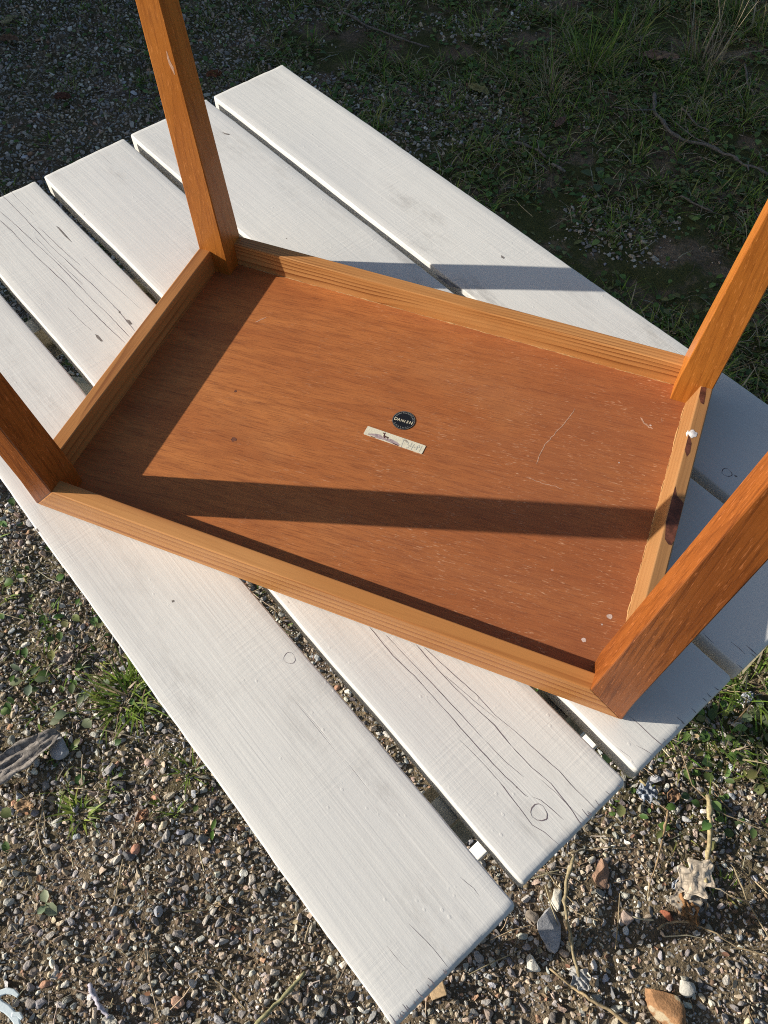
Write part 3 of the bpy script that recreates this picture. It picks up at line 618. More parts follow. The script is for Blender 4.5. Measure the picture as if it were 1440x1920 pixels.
# templates live in a collection of their own, outside the scene
tcol = bpy.data.collections.new('pebble_shapes')
for i in range(12):
    v, f = rock(100 + i, 3, 10, .34 if i % 3 else .62, .16, (1, rnd.uniform(.52, .95), rnd.uniform(.38, .72)))
    me = bpy.data.meshes.new('pebble_shape'); me.from_pydata(v.tolist(), [], f); me.materials.append(M['pebble']); me.polygons.foreach_set('use_smooth', [True] * len(f)); me.set_sharp_from_angle(angle=R(30))
    tcol.objects.link(bpy.data.objects.new('pebble_shape', me))
BIG = []      # x, y, radius already taken by single stones and other things
def scatter(n_try, rlo, rhi, med, sig, taken, thr_pow, gap, seed, bounds, margin):
    r = np.random.RandomState(seed); x = r.uniform(bounds[0], bounds[1], n_try); y = r.uniform(bounds[2], bounds[3], n_try)
    k = in_view(x, y, margin); x, y = x[k], y[k]
    _, gv_ = cover(x, y); nz = vnoise(x * 6 + 3, y * 6 + 8) * .6 + vnoise(x * 17, y * 17) * .4
    keep = (gv_ * 1.24 - nz * .88) > r.uniform(-.05, .50, len(x)) * .75
    x, y = x[keep], y[keep]; rad = np.clip(np.exp(r.normal(math.log(med), sig, len(x))), rlo, rhi); o = np.argsort(-rad); out = []
    cs = .026
    for i in o:
        xi, yi, ri = x[i], y[i], rad[i]; ci, cj = int(xi // cs), int(yi // cs); ok = True
        for a in (-1, 0, 1):
            for b in (-1, 0, 1):
                for (xx, yy, rr) in taken.get((ci + a, cj + b), ()):
                    if (xx - xi) ** 2 + (yy - yi) ** 2 < (gap * (rr + ri)) ** 2: ok = False; break
                if not ok: break
            if not ok: break
        if ok: taken.setdefault((ci, cj), []).append((xi, yi, ri)); out.append((xi, yi, ri))
    return out
def stone(pos, size, col, label, seed, planes=7, cut=.6, rough=.08, yaw=0.0, sink=.35, name='stone', cat='stone', group='larger stones on the gravel', spots=None):
    v, f = rock(seed, 4, planes + 4, cut * .62, rough * 1.1, (size[0] / 2, size[1] / 2, size[2] / 2)); x, y = pos
    o = obj(name, v.tolist(), f, None, None, True, (x, y, ghf(x, y) + size[2] * (.5 - sink)), (rnd.uniform(-.12, .12), rnd.uniform(-.12, .12), R(yaw)))
    o.data.set_sharp_from_angle(angle=R(24))
    n = NT('stone_surface'); c = n.coord(); big = n.noise(c, 45, 4, .6); fine = n.noise(c, 330, 4, .65)
    cc = n.mix(n.ramp(big, .35, .65), tuple(min(.85, k * 1.0) for k in col), tuple(min(.9, k * 1.5) for k in col))
    cc = n.mix(n.ramp(fine, .4, .7, 0, .45), cc, tuple(k * .5 for k in col))
    if spots: cc = n.mix(n.ramp(n.noise(c, 30, 2), .56, .62), cc, spots)
    o.data.materials.append(n.done(cc, .8, n.bump(n.math('ADD', fine, big), .5, .0022), .25))
    tag(o, label, cat, group); BIG.append((x, y, max(size[:2]) * .36)); return o
stone((0.6754, -0.0776), (.044, .078, .036), (.30, .30, .31), 'large grey angular stone beside the corner of the outermost plank', 1, 9, .55, .10, 20)
stone((0.8592, -0.1178), (.074, .055, .042), (.27, .145, .070), 'big orange brown rock near the lower right corner', 2, 8, .6, .08, -25, .3, 'rock', 'rock', None, (.44, .36, .24))
stone((0.7305, 0.0209), (.038, .052, .014), (.27, .165, .11), 'flat rusty brown stone chip lying on bare soil', 3, 6, .5, .08, 30)
stone((0.8432, 0.0056), (.032, .013, .010), (.36, .125, .070), 'small red brick shard beside the dry stalk', 4, 7, .45, .05, -12, .3, 'brick_shard', 'brick shard', None)
stone((0.6676, -0.1377), (.024, .036, .018), (.50, .48, .42), 'pale cream stone just below the shadow stripe', 5, 7, .6, .1, 30)
stone((0.6745, -0.0351), (.022, .036, .018), (.52, .49, .42), 'pale narrow stone touching the large grey angular stone', 6, 7, .6, .1, 5)
stone((0.8888, -0.0808), (.027, .025, .022), (.40, .385, .345), 'round pale grey stone behind the orange brown rock', 7, 5, .8, .06)
stone((0.6470, -0.0771), (.026, .024, .020), (.24, .20, .16), 'brown rounded stone left of the large grey angular stone', 8, 6, .7, .07)
stone((-0.1987, -0.1304), (.036, .044, .026), (.29, .295, .31), 'wedge shaped grey stone beside the curled bark', 9, 7, .6, .06, 15)
stone((-0.0680, -0.1436), (.029, .020, .018), (.075, .075, .08), 'dark slate coloured stone in the left gravel', 10, 8, .55, .05, 10)
stone((-0.1008, -0.1307), (.024, .027, .020), (.33, .31, .30), 'speckled pinkish grey stone above the dark slate coloured one', 11, 6, .7, .06)
stone((0.0864, -0.1784), (.021, .021, .018), (.26, .25, .235), 'round grey stone, left one of a touching pair by the outermost plank', 12, 4, .85, .05)
stone((0.1077, -0.1680), (.023, .020, .018), (.22, .215, .205), 'round grey stone, right one of a touching pair by the outermost plank', 13, 4, .85, .05)
stone((0.0146, -0.2250), (.015, .019, .013), (.48, .25, .17), 'small pinkish orange stone with a dark pit', 14, 4, .85, .05, 10)
stone((0.0092, -0.2377), (.022, .015, .012), (.13, .13, .135), 'dark oval stone under the small pinkish orange stone', 15, 4, .85, .05, -10)
stone((-0.1355, -0.2389), (.019, .024, .013), (.50, .48, .42), 'whitish flat stone chip below the green tuft', 16, 7, .5, .06, -20)
stone((0.1863, -0.3874), (.023, .016, .014), (.46, .285, .20), 'pink oval pebble near the bottom edge', 17, 4, .85, .04, -5)
stone((-1.2597, 1.2571), (.024, .017, .012), (.62, .64, .70), 'white stone in the shaded gravel left of the planks', 18, 7, .55, .06, 10)
stone((-1.1492, 1.6618), (.026, .018, .014), (.56, .57, .60), 'white stone in the shaded gravel just left of the upright leg', 19, 6, .6, .06, -25)
stone((0.0974, -0.2916), (.017, .017, .014), (.30, .31, .34), 'bluish grey stone at the rim of a small hollow in the soil', 20, 6, .65, .06)
stone((0.7850, -0.0212), (.020, .022, .016), (.38, .29, .24), 'pinkish stone on bare soil left of the crumpled leaf', 21, 5, .75, .06)
stone((0.7744, 0.1994), (.030, .020, .016), (.40, .40, .42), 'pale angular stone below the plank corner', 22, 7, .5, .08, 30)
stone((0.5795, -0.1363), (.022, .020, .017), (.30, .265, .22), 'tan stone under the shadow edge beside the outermost plank', 23, 5, .75, .06)
stone((-0.5175, 0.2425), (.030, .026, .020), (.30, .29, .29), 'light grey stone near the left edge beside the outermost plank', 24, 6, .7, .06)
taken = {}
for (x, y, r_) in BIG:
    st_ = max(1, int(r_ / .010))
    for a in range(-st_, st_ + 1):
        for b in range(-st_, st_ + 1):
            xx, yy = x + a * .010, y + b * .010
            if math.hypot(xx - x, yy - y) < r_: taken.setdefault((int(xx // .026), int(yy // .026)), []).append((xx, yy, .006))
BND = (-2.3, 1.5, -1.0, 3.2)
NEAR = (-1.1, 1.4, -.9, .95); FAR = (-2.3, 1.5, .95, 3.2)
peb = scatter(230000, .0028, .0088, .0041, .36, taken, 1.0, .74, 3, NEAR, .18) + scatter(150000, .0034, .0095, .0050, .33, taken, 1.0, .76, 6, FAR, .18)
peb += scatter(260000, .0012, .0029, .0021, .25, taken, 1.0, .66, 4, NEAR, .04) + scatter(60000, .0018, .0032, .0024, .2, taken, 1.0, .7, 7, FAR, .05)
pa = np.array(peb); npb = len(pa)
prs = np.random.RandomState(9)
pme = bpy.data.meshes.new('gravel'); pme.vertices.add(npb)
pz = gh(pa[:, 0], pa[:, 1]) + pa[:, 2] * prs.uniform(-.45, .34, npb)
pme.vertices.foreach_set('co', np.stack([pa[:, 0], pa[:, 1], pz], -1).astype(np.float32).ravel())
def pattr(name, kind, data, key='value'):
    a = pme.attributes.new(name, kind, 'POINT'); a.data.foreach_set(key, np.ascontiguousarray(data).ravel())
pattr('size', 'FLOAT', (pa[:, 2] * prs.uniform(.95, 1.15, npb)).astype(np.float32))
rotv = np.stack([prs.normal(0, .55, npb), prs.normal(0, .55, npb), prs.uniform(0, 6.28, npb)], -1).astype(np.float32)
pattr('turn', 'FLOAT_VECTOR', rotv, 'vector')
pattr('shape', 'INT', prs.randint(0, 12, npb).astype(np.int32))
cc = (pc[prs.choice(len(pc), npb, p=pw)] * 1.14 + np.array([.30, .25, .19]) * .12) * prs.uniform(.55, 1.40, (npb, 1)) * prs.uniform(.95, 1.05, (npb, 3)); cc = np.concatenate([cc, np.ones((npb, 1))], -1).astype(np.float32)
pattr('pcol', 'FLOAT_COLOR', cc, 'color')
gob2 = bpy.data.objects.new('gravel', pme); COL.objects.link(gob2); tag(gob2, 'loose grey and tan gravel strewn over the soil', None, None, 'stuff')
ng = bpy.data.node_groups.new('gravel_scatter', 'GeometryNodeTree'); ng.interface.new_socket('Geometry', in_out='INPUT', socket_type='NodeSocketGeometry'); ng.interface.new_socket('Geometry', in_out='OUTPUT', socket_type='NodeSocketGeometry')
gi = ng.nodes.new('NodeGroupInput'); go = ng.nodes.new('NodeGroupOutput'); ip = ng.nodes.new('GeometryNodeInstanceOnPoints'); ci = ng.nodes.new('GeometryNodeCollectionInfo')
m2p = ng.nodes.new('GeometryNodeMeshToPoints')
ci.inputs['Collection'].default_value = tcol; ci.inputs['Separate Children'].default_value = True; ci.inputs['Reset Children'].default_value = True
def named(name, dt):
    n_ = ng.nodes.new('GeometryNodeInputNamedAttribute'); n_.data_type = dt; n_.inputs['Name'].default_value = name; return next(s for s in n_.outputs if s.enabled and s.name == 'Attribute')
ng.links.new(gi.outputs[0], m2p.inputs['Mesh']); ng.links.new(m2p.outputs[0], ip.inputs['Points']); ng.links.new(ci.outputs[0], ip.inputs['Instance']); ip.inputs['Pick Instance'].default_value = True
ng.links.new(named('shape', 'INT'), ip.inputs['Instance Index']); ng.links.new(named('size', 'FLOAT'), ip.inputs['Scale'])
e2r = ng.nodes.new('FunctionNodeEulerToRotation'); ng.links.new(named('turn', 'FLOAT_VECTOR'), e2r.inputs[0]); ng.links.new(e2r.outputs[0], ip.inputs['Rotation'])
ng.links.new(ip.outputs[0], go.inputs[0])
gm = gob2.modifiers.new('scatter', 'NODES'); gm.node_group = ng

# ------------------------------------------------------------------ grass, weeds and litter
class VB:
    """collects coloured faces"""
    def __init__(s): s.v = []; s.f = []; s.c = []
    def strip(s, base, yaw, length, width, lean, bend, col, seg=4, roll=0.0):
        """a grass blade: a tapering strip that leans and droops"""
        dx, dy = math.cos(yaw), math.sin(yaw); sx, sy = -dy, dx; k = len(s.v); x = y = z = 0.0; el = math.pi / 2 - lean; st = length / seg
        for i in range(seg + 1):
            f = i / seg; w = width * (.75 + .5 * f if f < .3 else .9 * (1 - (f - .3) / .7) ** .8) * .5
            if i < seg: s.v += [(base[0] + x + sx * w, base[1] + y + sy * w, base[2] + z), (base[0] + x - sx * w, base[1] + y - sy * w, base[2] + z + w * roll)]; s.c += [col, col]
            else: s.v.append((base[0] + x, base[1] + y, base[2] + z)); s.c.append(col)
            x += dx * math.cos(el) * st; y += dy * math.cos(el) * st; z += math.sin(el) * st; el -= bend / seg
            if base[2] + z < base[2] - .002: z = -.002
        for i in range(seg - 1): s.f.append((k + 2 * i, k + 2 * i + 1, k + 2 * i + 3, k + 2 * i + 2))
        s.f.append((k + 2 * seg - 2, k + 2 * seg - 1, k + 2 * seg))
    def leaf(s, base, yaw, length, width, tilt, col, curl=.3):
        """an ovate leaf of six faces folded along its midrib"""
        dx, dy = math.cos(yaw), math.sin(yaw); sx, sy = -dy, dx; k = len(s.v)
        for t, w in ((0, .10), (.32, .9), (.70, .85), (1, .08)):
            d = length * t; z = length * (math.sin(tilt) * t - curl * t * t); d *= math.cos(tilt); ww = width * w * .5
            for q in (-1, 0, 1): s.v.append((base[0] + dx * d + sx * ww * q, base[1] + dy * d + sy * ww * q, base[2] + z + (abs(q) * ww * .35))); s.c.append(col)
        for i in range(3):
            for q in range(2): a = k + i * 3 + q; s.f.append((a, a + 1, a + 4, a + 3))
    def add(s, vf, col):
        v, f = vf; k = len(s.v); s.v += [tuple(p) for p in v]; s.f += [tuple(i + k for i in q) for q in f]; s.c += [col] * len(v)
    def build(s, name, mat, parent=None, smooth=True, origin=(0, 0, 0)):
        ox, oy, oz = origin
        o = obj(name, [(a - ox, b - oy, c - oz) for a, b, c in s.v], s.f, mat, parent, smooth, origin if parent is None else (0, 0, 0))
        a = o.data.attributes.new('col', 'FLOAT_COLOR', 'POINT'); a.data.foreach_set('color', np.array([(*c[:3], 1) for c in s.c], np.float32).ravel()); return o
def jit(c, r, k=.25): g = 1 + r.uniform(-k, k); return (c[0] * g * r.uniform(.9, 1.1), c[1] * g, c[2] * g * r.uniform(.85, 1.15))
GREENS = [(.095, .170, .022), (.170, .285, .040), (.250, .350, .062), (.100, .140, .036), (.310, .325, .090)]
DRYS = [(.38, .30, .18), (.52, .43, .28), (.25, .18, .11), (.46, .40, .30)]
def clump(vb, x, y, n_, ln, spread, r, dryness=.15, lean=.5, width=.0026):
    for _ in range(n_):
        a = r.uniform(0, 6.283); d = spread * math.sqrt(r.random()); bx, by = x + d * math.cos(a), y + d * math.sin(a)
        c = jit(r.choice(DRYS if r.random() < dryness else GREENS), r)
        vb.strip((bx, by, ghf(bx, by) - .002), a + r.gauss(0, .8), ln * r.uniform(.45, 1.15), width * r.uniform(.6, 1.25), abs(r.gauss(lean, .25)), r.uniform(.2, 1.6), c, 4)
def field(n_, seed, margin, want):
    r = np.random.RandomState(seed); x = r.uniform(BND[0], BND[1], n_); y = r.uniform(BND[2], BND[3], n_); k = in_view(x, y, margin); x, y = x[k], y[k]
    g_, s_ = cover(x, y); nz = vnoise(x * 5 + 30, y * 5 + 11) * .55 + vnoise(x * 14 + 5, y * 14) * .45
    p = want(g_, s_, nz); k = p > r.uniform(0, 1, len(x)); return list(zip(x[k], y[k], g_[k]))
gr = random.Random(21)
vb = VB()
for (x, y, g_) in field(17000, 31, .2, lambda g, s, n: np.clip((g - .12) * 1.2, 0, 1) * np.clip((n - .30) * 3.2, 0, 1)):
    clump(vb, x, y, int(gr.uniform(7, 20)), gr.uniform(.028, .075) * (.5 + .8 * g_), .020, gr, .30, .8, .0036)
go_ = vb.build('grass', M['grass']); tag(go_, 'short patchy grass growing through the gravel', None, None, 'stuff')
vb = VB()
for (x, y, g_) in field(105000, 33, .2, lambda g, s, n: np.clip((g - .10) * .9, 0, 1) * np.clip((n - .20) * 2.8, 0, 1) * .80):
    c = jit(gr.choice([(.080, .150, .036), (.110, .205, .050), (.160, .255, .072), (.085, .130, .044), (.200, .215, .075)]), gr); l = gr.uniform(.008, .024)
    vb.leaf((x, y, ghf(x, y) + gr.uniform(.001, .014)), gr.uniform(0, 6.28), l, l * gr.uniform(.55, .9), gr.uniform(-.2, .7), c, gr.uniform(.1, .5))
wo_ = vb.build('ground_weeds', M['leafy']); tag(wo_, 'low green clover and small leafy weeds in the shade', None, None, 'stuff')
vb = VB()
for (x, y, g_) in field(42000, 35, .15, lambda g, s, n: np.clip(.10 + .40 * g + (1 - s) * .65, 0, 1) * np.clip((n - .28) * 2.4, .06, 1) * .62):
    l = gr.choice([.012, .02, .03, .05, .08]) * gr.uniform(.6, 1.3); a = gr.uniform(0, 6.28); z = ghf(x, y) + gr.uniform(.004, .012); m = (x + math.cos(a) * l * .5 + gr.uniform(-.1, .1) * l, y + math.sin(a) * l * .5 + gr.uniform(-.1, .1) * l)
    e = (x + math.cos(a) * l, y + math.sin(a) * l); rr = gr.uniform(.0004, .0011)
    vb.add(tube([(x, y, z), (*m, ghf(*m) + gr.uniform(.005, .012)), (*e, ghf(*e) + gr.uniform(.002, .010))], [rr, rr, rr * .6], 4), jit(gr.choice(DRYS + [(.10, .075, .05), (.36, .30, .20)]), gr, .35))
lo_ = vb.build('dry_litter', M['dry'], None, False); tag(lo_, 'fine dry straw and stem bits scattered on the ground', None, None, 'stuff')
vb = VB()
for (x, y, g_) in field(60000, 39, .10, lambda g, s, n: np.clip(.06 + (1 - s) * .75 - g * .25, 0, 1) * np.clip((n - .30) * 2.6, .03, 1)):
    l = gr.uniform(.004, .013); vb.leaf((x, y, ghf(x, y) + gr.uniform(.001, .007)), gr.uniform(0, 6.28), l, l * gr.uniform(.35, .8), gr.uniform(-.4, .6), jit(gr.choice([(.20, .145, .095), (.28, .20, .13), (.14, .10, .07), (.36, .29, .20), (.24, .13, .075)]), gr, .3), gr.uniform(-.3, .6))
fo_ = vb.build('leaf_litter', M['dry'], None, False); tag(fo_, 'brown crumbled leaf flakes covering the bare soil', None, None, 'stuff')
# crumbs of earth in the bare patches
vb = VB(); cv = [rock(300 + i, 1, 6, .45, .35, (1, .9, .75)) for i in range(6)]
for (x, y, g_) in field(190000, 37, .08, lambda g, s, n: np.clip(1.35 - s - g * .5, 0, 1) * np.clip((n - .25) * 2.2, 0, 1) * .75):
    v, f = cv[gr.randrange(6)]; s_ = gr.choice([.0014, .0018, .0025, .0032, .0040]) * gr.uniform(.7, 1.3); a = gr.uniform(0, 6.28); ca, sa = math.cos(a), math.sin(a); z = ghf(x, y) + s_ * .3
    vb.add((np.stack([(v[:, 0] * ca - v[:, 1] * sa) * s_ + x, (v[:, 0] * sa + v[:, 1] * ca) * s_ + y, v[:, 2] * s_ + z], -1).tolist(), f), jit((.21, .155, .105), gr, .4))
co_ = vb.build('soil_crumbs', mat_vcol('crumbly_soil', .95, 0, .1)); tag(co_, 'small crumbs of brown earth between the stones', None, None, 'stuff')
# ------------------------------------------------------------------ single plants
def tuft(pos, label, n_, ln, spread, seed, dryness=.1, lean=.6, width=.003, name='grass_tuft', cat='grass tuft', greens=None, seeds=0, group=None):
    global GREENS
    keep = GREENS
    if greens: GREENS = greens
    r = random.Random(seed); vb = VB(); x, y = pos; clump(vb, x, y, n_, ln, spread, r, dryness, lean, width); GREENS = keep
    for _ in range(seeds):                                    # tall dry stems
        a = r.uniform(0, 6.28); vb.strip((x + r.uniform(-1, 1) * spread, y + r.uniform(-1, 1) * spread, ghf(x, y)), a, ln * r.uniform(1.3, 2.2), .0022, abs(r.gauss(.35, .2)), r.uniform(.1, .5), jit(r.choice(DRYS), r), 6)
    z = ghf(x, y); o = vb.build(name, M['grass'], None, True, (x, y, z)); return tag(o, label, cat, group)
LIT = [(.16, .25, .035), (.21, .31, .05), (.28, .35, .075), (.14, .20, .045)]
tuft((-0.1436, -0.0046), 'largest bright green grass tuft beside the outermost plank', 120, .075, .040, 1, .08, .8, .0040, greens=LIT)
tuft((-0.1092, -0.2118), 'bright green grass tuft alone in the left gravel', 42, .050, .017, 2, .05, .7, .0042, greens=LIT)
tuft((-0.1595, -0.1880), 'thin yellowish grass tuft just above the bright one', 20, .042, .020, 3, .5, .8, .0028, greens=LIT)
tuft((0.0306, -0.0780), 'wispy green grass tuft hugging the edge of the outermost plank', 24, .045, .016, 4, .15, .7, .0030, greens=LIT)
tuft((-0.0807, -0.1658), 'tiny yellow green tuft under the dark slate coloured stone', 18, .026, .010, 5, .3, .7, .0026, greens=LIT)
tuft((0.0413, -0.1512), 'small upright green blades in the left gravel', 10, .036, .006, 6, .05, .4, .0034, greens=LIT)
tuft((0.0134, -0.1495), 'dry and green mixed tuft left of the small upright blades', 16, .040, .010, 7, .55, .8, .0026, greens=LIT)
tuft((-0.4672, 0.1173), 'sparse green tuft near the left edge', 16, .034, .014, 8, .2, .8, .0028, greens=LIT)
tuft((0.9107, 0.4318), 'lush grass tuft at the right edge beyond the plank ends', 70, .085, .040, 9, .10, .75, .0042, greens=LIT)
tuft((0.8626, 0.3296), 'straggling grass tuft lying across the small shadow', 26, .075, .030, 10, .35, .9, .0030, greens=LIT)
tuft((0.1357, 2.2635), 'thick dark green grass tuft in the far shade', 130, .16, .060, 11, .12, .55, .0040)
tuft((0.4507, 2.4095), 'tall straw coloured grass tuft at the top right', 90, .15, .060, 12, .55, .6, .0036, seeds=16, name='dry_grass_tuft')
tuft((0.0523, 2.0812), 'brownish seeding grass clump beside the far gravel patch', 60, .13, .040, 13, .75, .6, .0030, seeds=6, name='dry_grass_tuft')
tuft((-1.1483, 1.7328), 'small olive tuft left of the upright leg', 30, .060, .022, 14, .2, .7, .0034)
tuft((-1.3447, 1.5993), 'small tuft in the shaded gravel at the upper left', 26, .055, .024, 15, .2, .8, .0032)
tuft((0.2011, 2.4817), 'leafy green tuft at the top edge between the far tufts', 110, .13, .075, 21, .15, .7, .0042)
tuft((0.5383, 2.6712), 'green grass tuft in the top right corner', 110, .14, .075, 22, .25, .7, .0042)
tuft((-0.2466, 2.3200), 'olive grass tuft at the top edge near the far gravel', 70, .10, .055, 23, .2, .8, .0038)
tuft((0.4129, 1.5737), 'low dark tuft in the far shade by the pebbly patch', 50, .07, .045, 24, .2, .9, .0036)
tuft((0.6867, 1.1322), 'dark grass tuft behind the right hand leg', 60, .10, .045, 16, .15, .7, .0038)
def weed(pos, label, leaves, seed, col=(.16, .20, .115), name='weed_plant', cat='weed', height=.012):
    r = random.Random(seed); x, y = pos; vb = VB()
    for (dx, dy, l, w) in leaves:
        a = math.atan2(dy, dx); d = math.hypot(dx, dy); bx, by = x + dx - math.cos(a) * l * .4, y + dy - math.sin(a) * l * .4; z = ghf(x, y) + height * r.uniform(.8, 1.4)
        vb.add(tube([(x, y, ghf(x, y)), ((x + bx) / 2, (y + by) / 2, z), (bx, by, z)], .0009, 4), jit((.13, .16, .07), r, .1)); vb.leaf((bx, by, z), a + r.uniform(-.3, .3), l, w, r.uniform(-.1, .35), jit(col, r, .15), .2)
    o = vb.build(name, M['leafy'], None, True, (x, y, ghf(x, y))); return tag(o, label, cat)
weed((-0.3237, -0.0460), 'grey green weed with oval leaves near the left edge', [(-.018, -.012, .024, .017), (.012, -.014, .022, .018), (.022, .004, .024, .014), (-.002, .016, .022, .012), (-.03, .012, .026, .010)], 1)
weed((-0.2074, -0.0672), 'grey green weed with rounded leaves left of the largest tuft', [(-.020, -.012, .022, .018), (.030, -.008, .024, .019), (-.024, -.026, .020, .016), (-.006, .022, .022, .013), (.006, .034, .026, .010)], 2)
weed((0.9143, 0.3777), 'pale lobed weed leaf cluster at the right edge under the tuft', [(.0, .0, .026, .022), (.018, -.004, .024, .020), (-.012, -.012, .020, .018), (.006, .018, .020, .016)], 3, (.24, .28, .13))
weed((-0.0704, -0.3489), 'single pale green leaf rosette low on the left soil', [(.006, 0, .026, .020), (-.012, .006, .022, .016), (-.004, -.008, .016, .012)], 4, (.25, .30, .17), height=.006)
weed((0.1181, -0.1504), 'small dark green sprout beside the pair of round stones', [(.0, .006, .020, .009), (.004, -.006, .016, .008)], 5, (.10, .18, .03))
weed((0.2911, 1.7192), 'broad leaved weed in the middle of the far shade', [(.03, 0, .045, .030), (-.03, .01, .040, .028), (.0, .035, .042, .026), (.01, -.035, .038, .026), (-.035, -.03, .034, .022)], 6, (.085, .120, .050))
# ------------------------------------------------------------------ twigs, stalks, leaves and scraps
def stalk(pts, r0, r1, col, label, name='dry_stalk', cat='stalk', lift=.006, seed=0, branches=(), group=None):
    r = random.Random(seed); q = []
    for (a, b) in zip(pts[:-1], pts[1:]):
        for i in range(5): f = i / 5; q.append((a[0] + (b[0] - a[0]) * f + r.uniform(-.0008, .0008), a[1] + (b[1] - a[1]) * f + r.uniform(-.0008, .0008)))
    q.append(pts[-1]); n_ = len(q); zs = [ghf(*p) + lift + .003 * math.sin(i * .9) + r.uniform(0, .0015) for i, p in enumerate(q)]; zs = [max(zs[i], (zs[max(0, i - 1)] + zs[min(n_ - 1, i + 1)]) / 2) for i in range(n_)]
    x, y = pts[0]; z0 = ghf(x, y); vb = VB()
    vb.add(tube([(p[0], p[1], z) for p, z in zip(q, zs)], [r0 + (r1 - r0) * i / (n_ - 1) + (r.uniform(-.16, .16) + (.35 if i % 7 == 3 else 0)) * r0 for i in range(n_)], 7), col)
    for bpts in branches: vb.add(tube([(p[0], p[1], ghf(*p) + lift * 1.2) for p in bpts], [r1 * 1.0 if i == 0 else r1 * .5 for i in range(len(bpts))], 5), col)
    o = vb.build(name, mat_stalk(col), None, True, (x, y, z0)); return tag(o, label, cat, group)
def mat_stalk(col):
    n = NT('stalk_bark'); c = n.coord(); f = n.noise(c, 160, 4, .65)
    return n.done(n.mix(n.ramp(f, .35, .68), tuple(k * .62 for k in col), tuple(min(1, k * 1.18) for k in col)), .75, n.bump(f, .5, .0008), .25)
stalk([(0.8655, 0.2079), (0.8737, 0.1674), (0.8795, 0.1169), (0.8837, 0.0711)], .0042, .0032, (.46, .37, .20), 'thick straw coloured stalk standing out right of the plank corners', lift=.012, seed=1)
stalk([(0.6798, 0.0277), (0.6787, -0.0067), (0.6839, -0.0378), (0.6993, -0.0719), (0.7157, -0.1043), (0.7325, -0.1295)], .0030, .0022, (.33, .27, .16), 'bent dry stalk running past the large grey angular stone', lift=.026, seed=2)
stalk([(0.6908, -0.1343), (0.7291, -0.1443), (0.7550, -0.1500), (0.7880, -0.1533), (0.8215, -0.1611)], .0016, .0030, (.40, .30, .17), 'tan forked straw running to the bottom edge', lift=.008, seed=3)
stalk([(0.8282, -0.0213), (0.8400, -0.0069), (0.8702, 0.0069), (0.9029, 0.0066), (0.9443, -0.0000), (0.9949, 0.0052)], .0017, .0012, (.36, .27, .16), 'long thin curved stem lying over the shadow stripe', lift=.010, seed=4)
stalk([(0.8072, 0.1587), (0.8086, 0.1145), (0.8068, 0.0704), (0.8055, 0.0295)], .0022, .0008, (.33, .23, .13), 'thin brown stem left of the thick straw stalk', lift=.010, seed=5)
stalk([(0.8067, 0.2624), (0.8380, 0.2174), (0.8828, 0.1892), (0.9648, 0.1863)], .0012, .0010, (.30, .23, .14), 'long wiry stem under the plank corner', lift=.010, seed=6)
stalk([(0.7536, 0.1911), (0.7938, 0.1717)], .0020, .0014, (.42, .34, .18), 'short straw poking out below the plank corner', lift=.010, seed=7)
stalk([(0.9222, 0.1085), (0.9492, 0.0695), (0.9875, 0.0292)], .0014, .0010, (.34, .27, .16), 'thin straw at the right edge above the shadow stripe', lift=.010, seed=8)
stalk([(0.3091, -0.3700), (0.3242, -0.3349), (0.3375, -0.3073), (0.3478, -0.2783)], .0034, .0028, (.30, .28, .15), 'olive green stalk at the bottom edge left of the outermost plank', lift=.008, seed=9)
stalk([(0.2193, -0.3381), (0.2533, -0.3453), (0.2882, -0.3569)], .0012, .0010, (.33, .25, .14), 'thin stem left of the olive green stalk', lift=.007, seed=10)
stalk([(0.0053, -0.2463), (0.0143, -0.2753), (0.0280, -0.3050)], .0012, .0010, (.40, .32, .20), 'thin pale straw below the dark oval stone', lift=.007, seed=11)
stalk([(-0.1900, -0.2069), (-0.1589, -0.2392), (-0.1352, -0.2641)], .0010, .0008, (.36, .28, .18), 'thin brown stem left of the green tuft', lift=.007, seed=12)
stalk([(-0.0097, -0.1699), (-0.0062, -0.1960), (-0.0029, -0.2215)], .0013, .0009, (.30, .20, .12), 'reddish stem above the small pinkish orange stone', lift=.008, seed=13)
stalk([(0.3273, -0.2147), (0.3280, -0.2320), (0.3305, -0.2412), (0.3420, -0.2405), (0.3489, -0.2298), (0.3381, -0.2223), (0.3288, -0.2141)], .0017, .0014, (.33, .26, .17), 'looped root beside the outermost plank', 'root', 'root', .010, 14)
stalk([(0.6713, 0.0329), (0.6984, 0.0508), (0.7359, 0.0694)], .0016, .0009, (.34, .27, .17), 'short straw lying below the cracked plank end', lift=.009, seed=15)
stalk([(0.3494, 2.1610), (0.3677, 2.0766), (0.4016, 2.0338), (0.4319, 1.9910), (0.4874, 1.9692), (0.5716, 1.9538), (0.6143, 1.9341), (0.6565, 1.9048), (0.7171, 1.8979)], .0055, .0032, (.20, .175, .15), 'long grey forked twig lying in the far weeds', 'twig', 'twig', .018, 16, [[(0.3677, 2.0766), (0.3146, 2.0626), (0.2548, 2.0490)], [(0.6565, 1.9048), (0.6636, 1.8779)], [(0.5716, 1.9538), (0.4985, 1.9891), (0.4273, 2.0433)]])
stalk([(-0.7240, 2.2948), (-0.6283, 2.2512), (-0.4983, 2.2088), (-0.3693, 2.1824)], .0042, .0026, (.20, .17, .145), 'grey twig at the top beyond the planks', 'twig', 'twig', .014, 17)
stalk([(0.0317, 1.8001), (0.0881, 1.7948), (0.1311, 1.7644)], .0042, .0030, (.21, .18, .15), 'short grey twig near the far plank edge', 'twig', 'twig', .012, 18)
stalk([(0.1570, 1.7385), (0.1990, 1.7291)], .0044, .0034, (.23, .20, .165), 'stubby grey twig right of the short one', 'twig', 'twig', .012, 19)
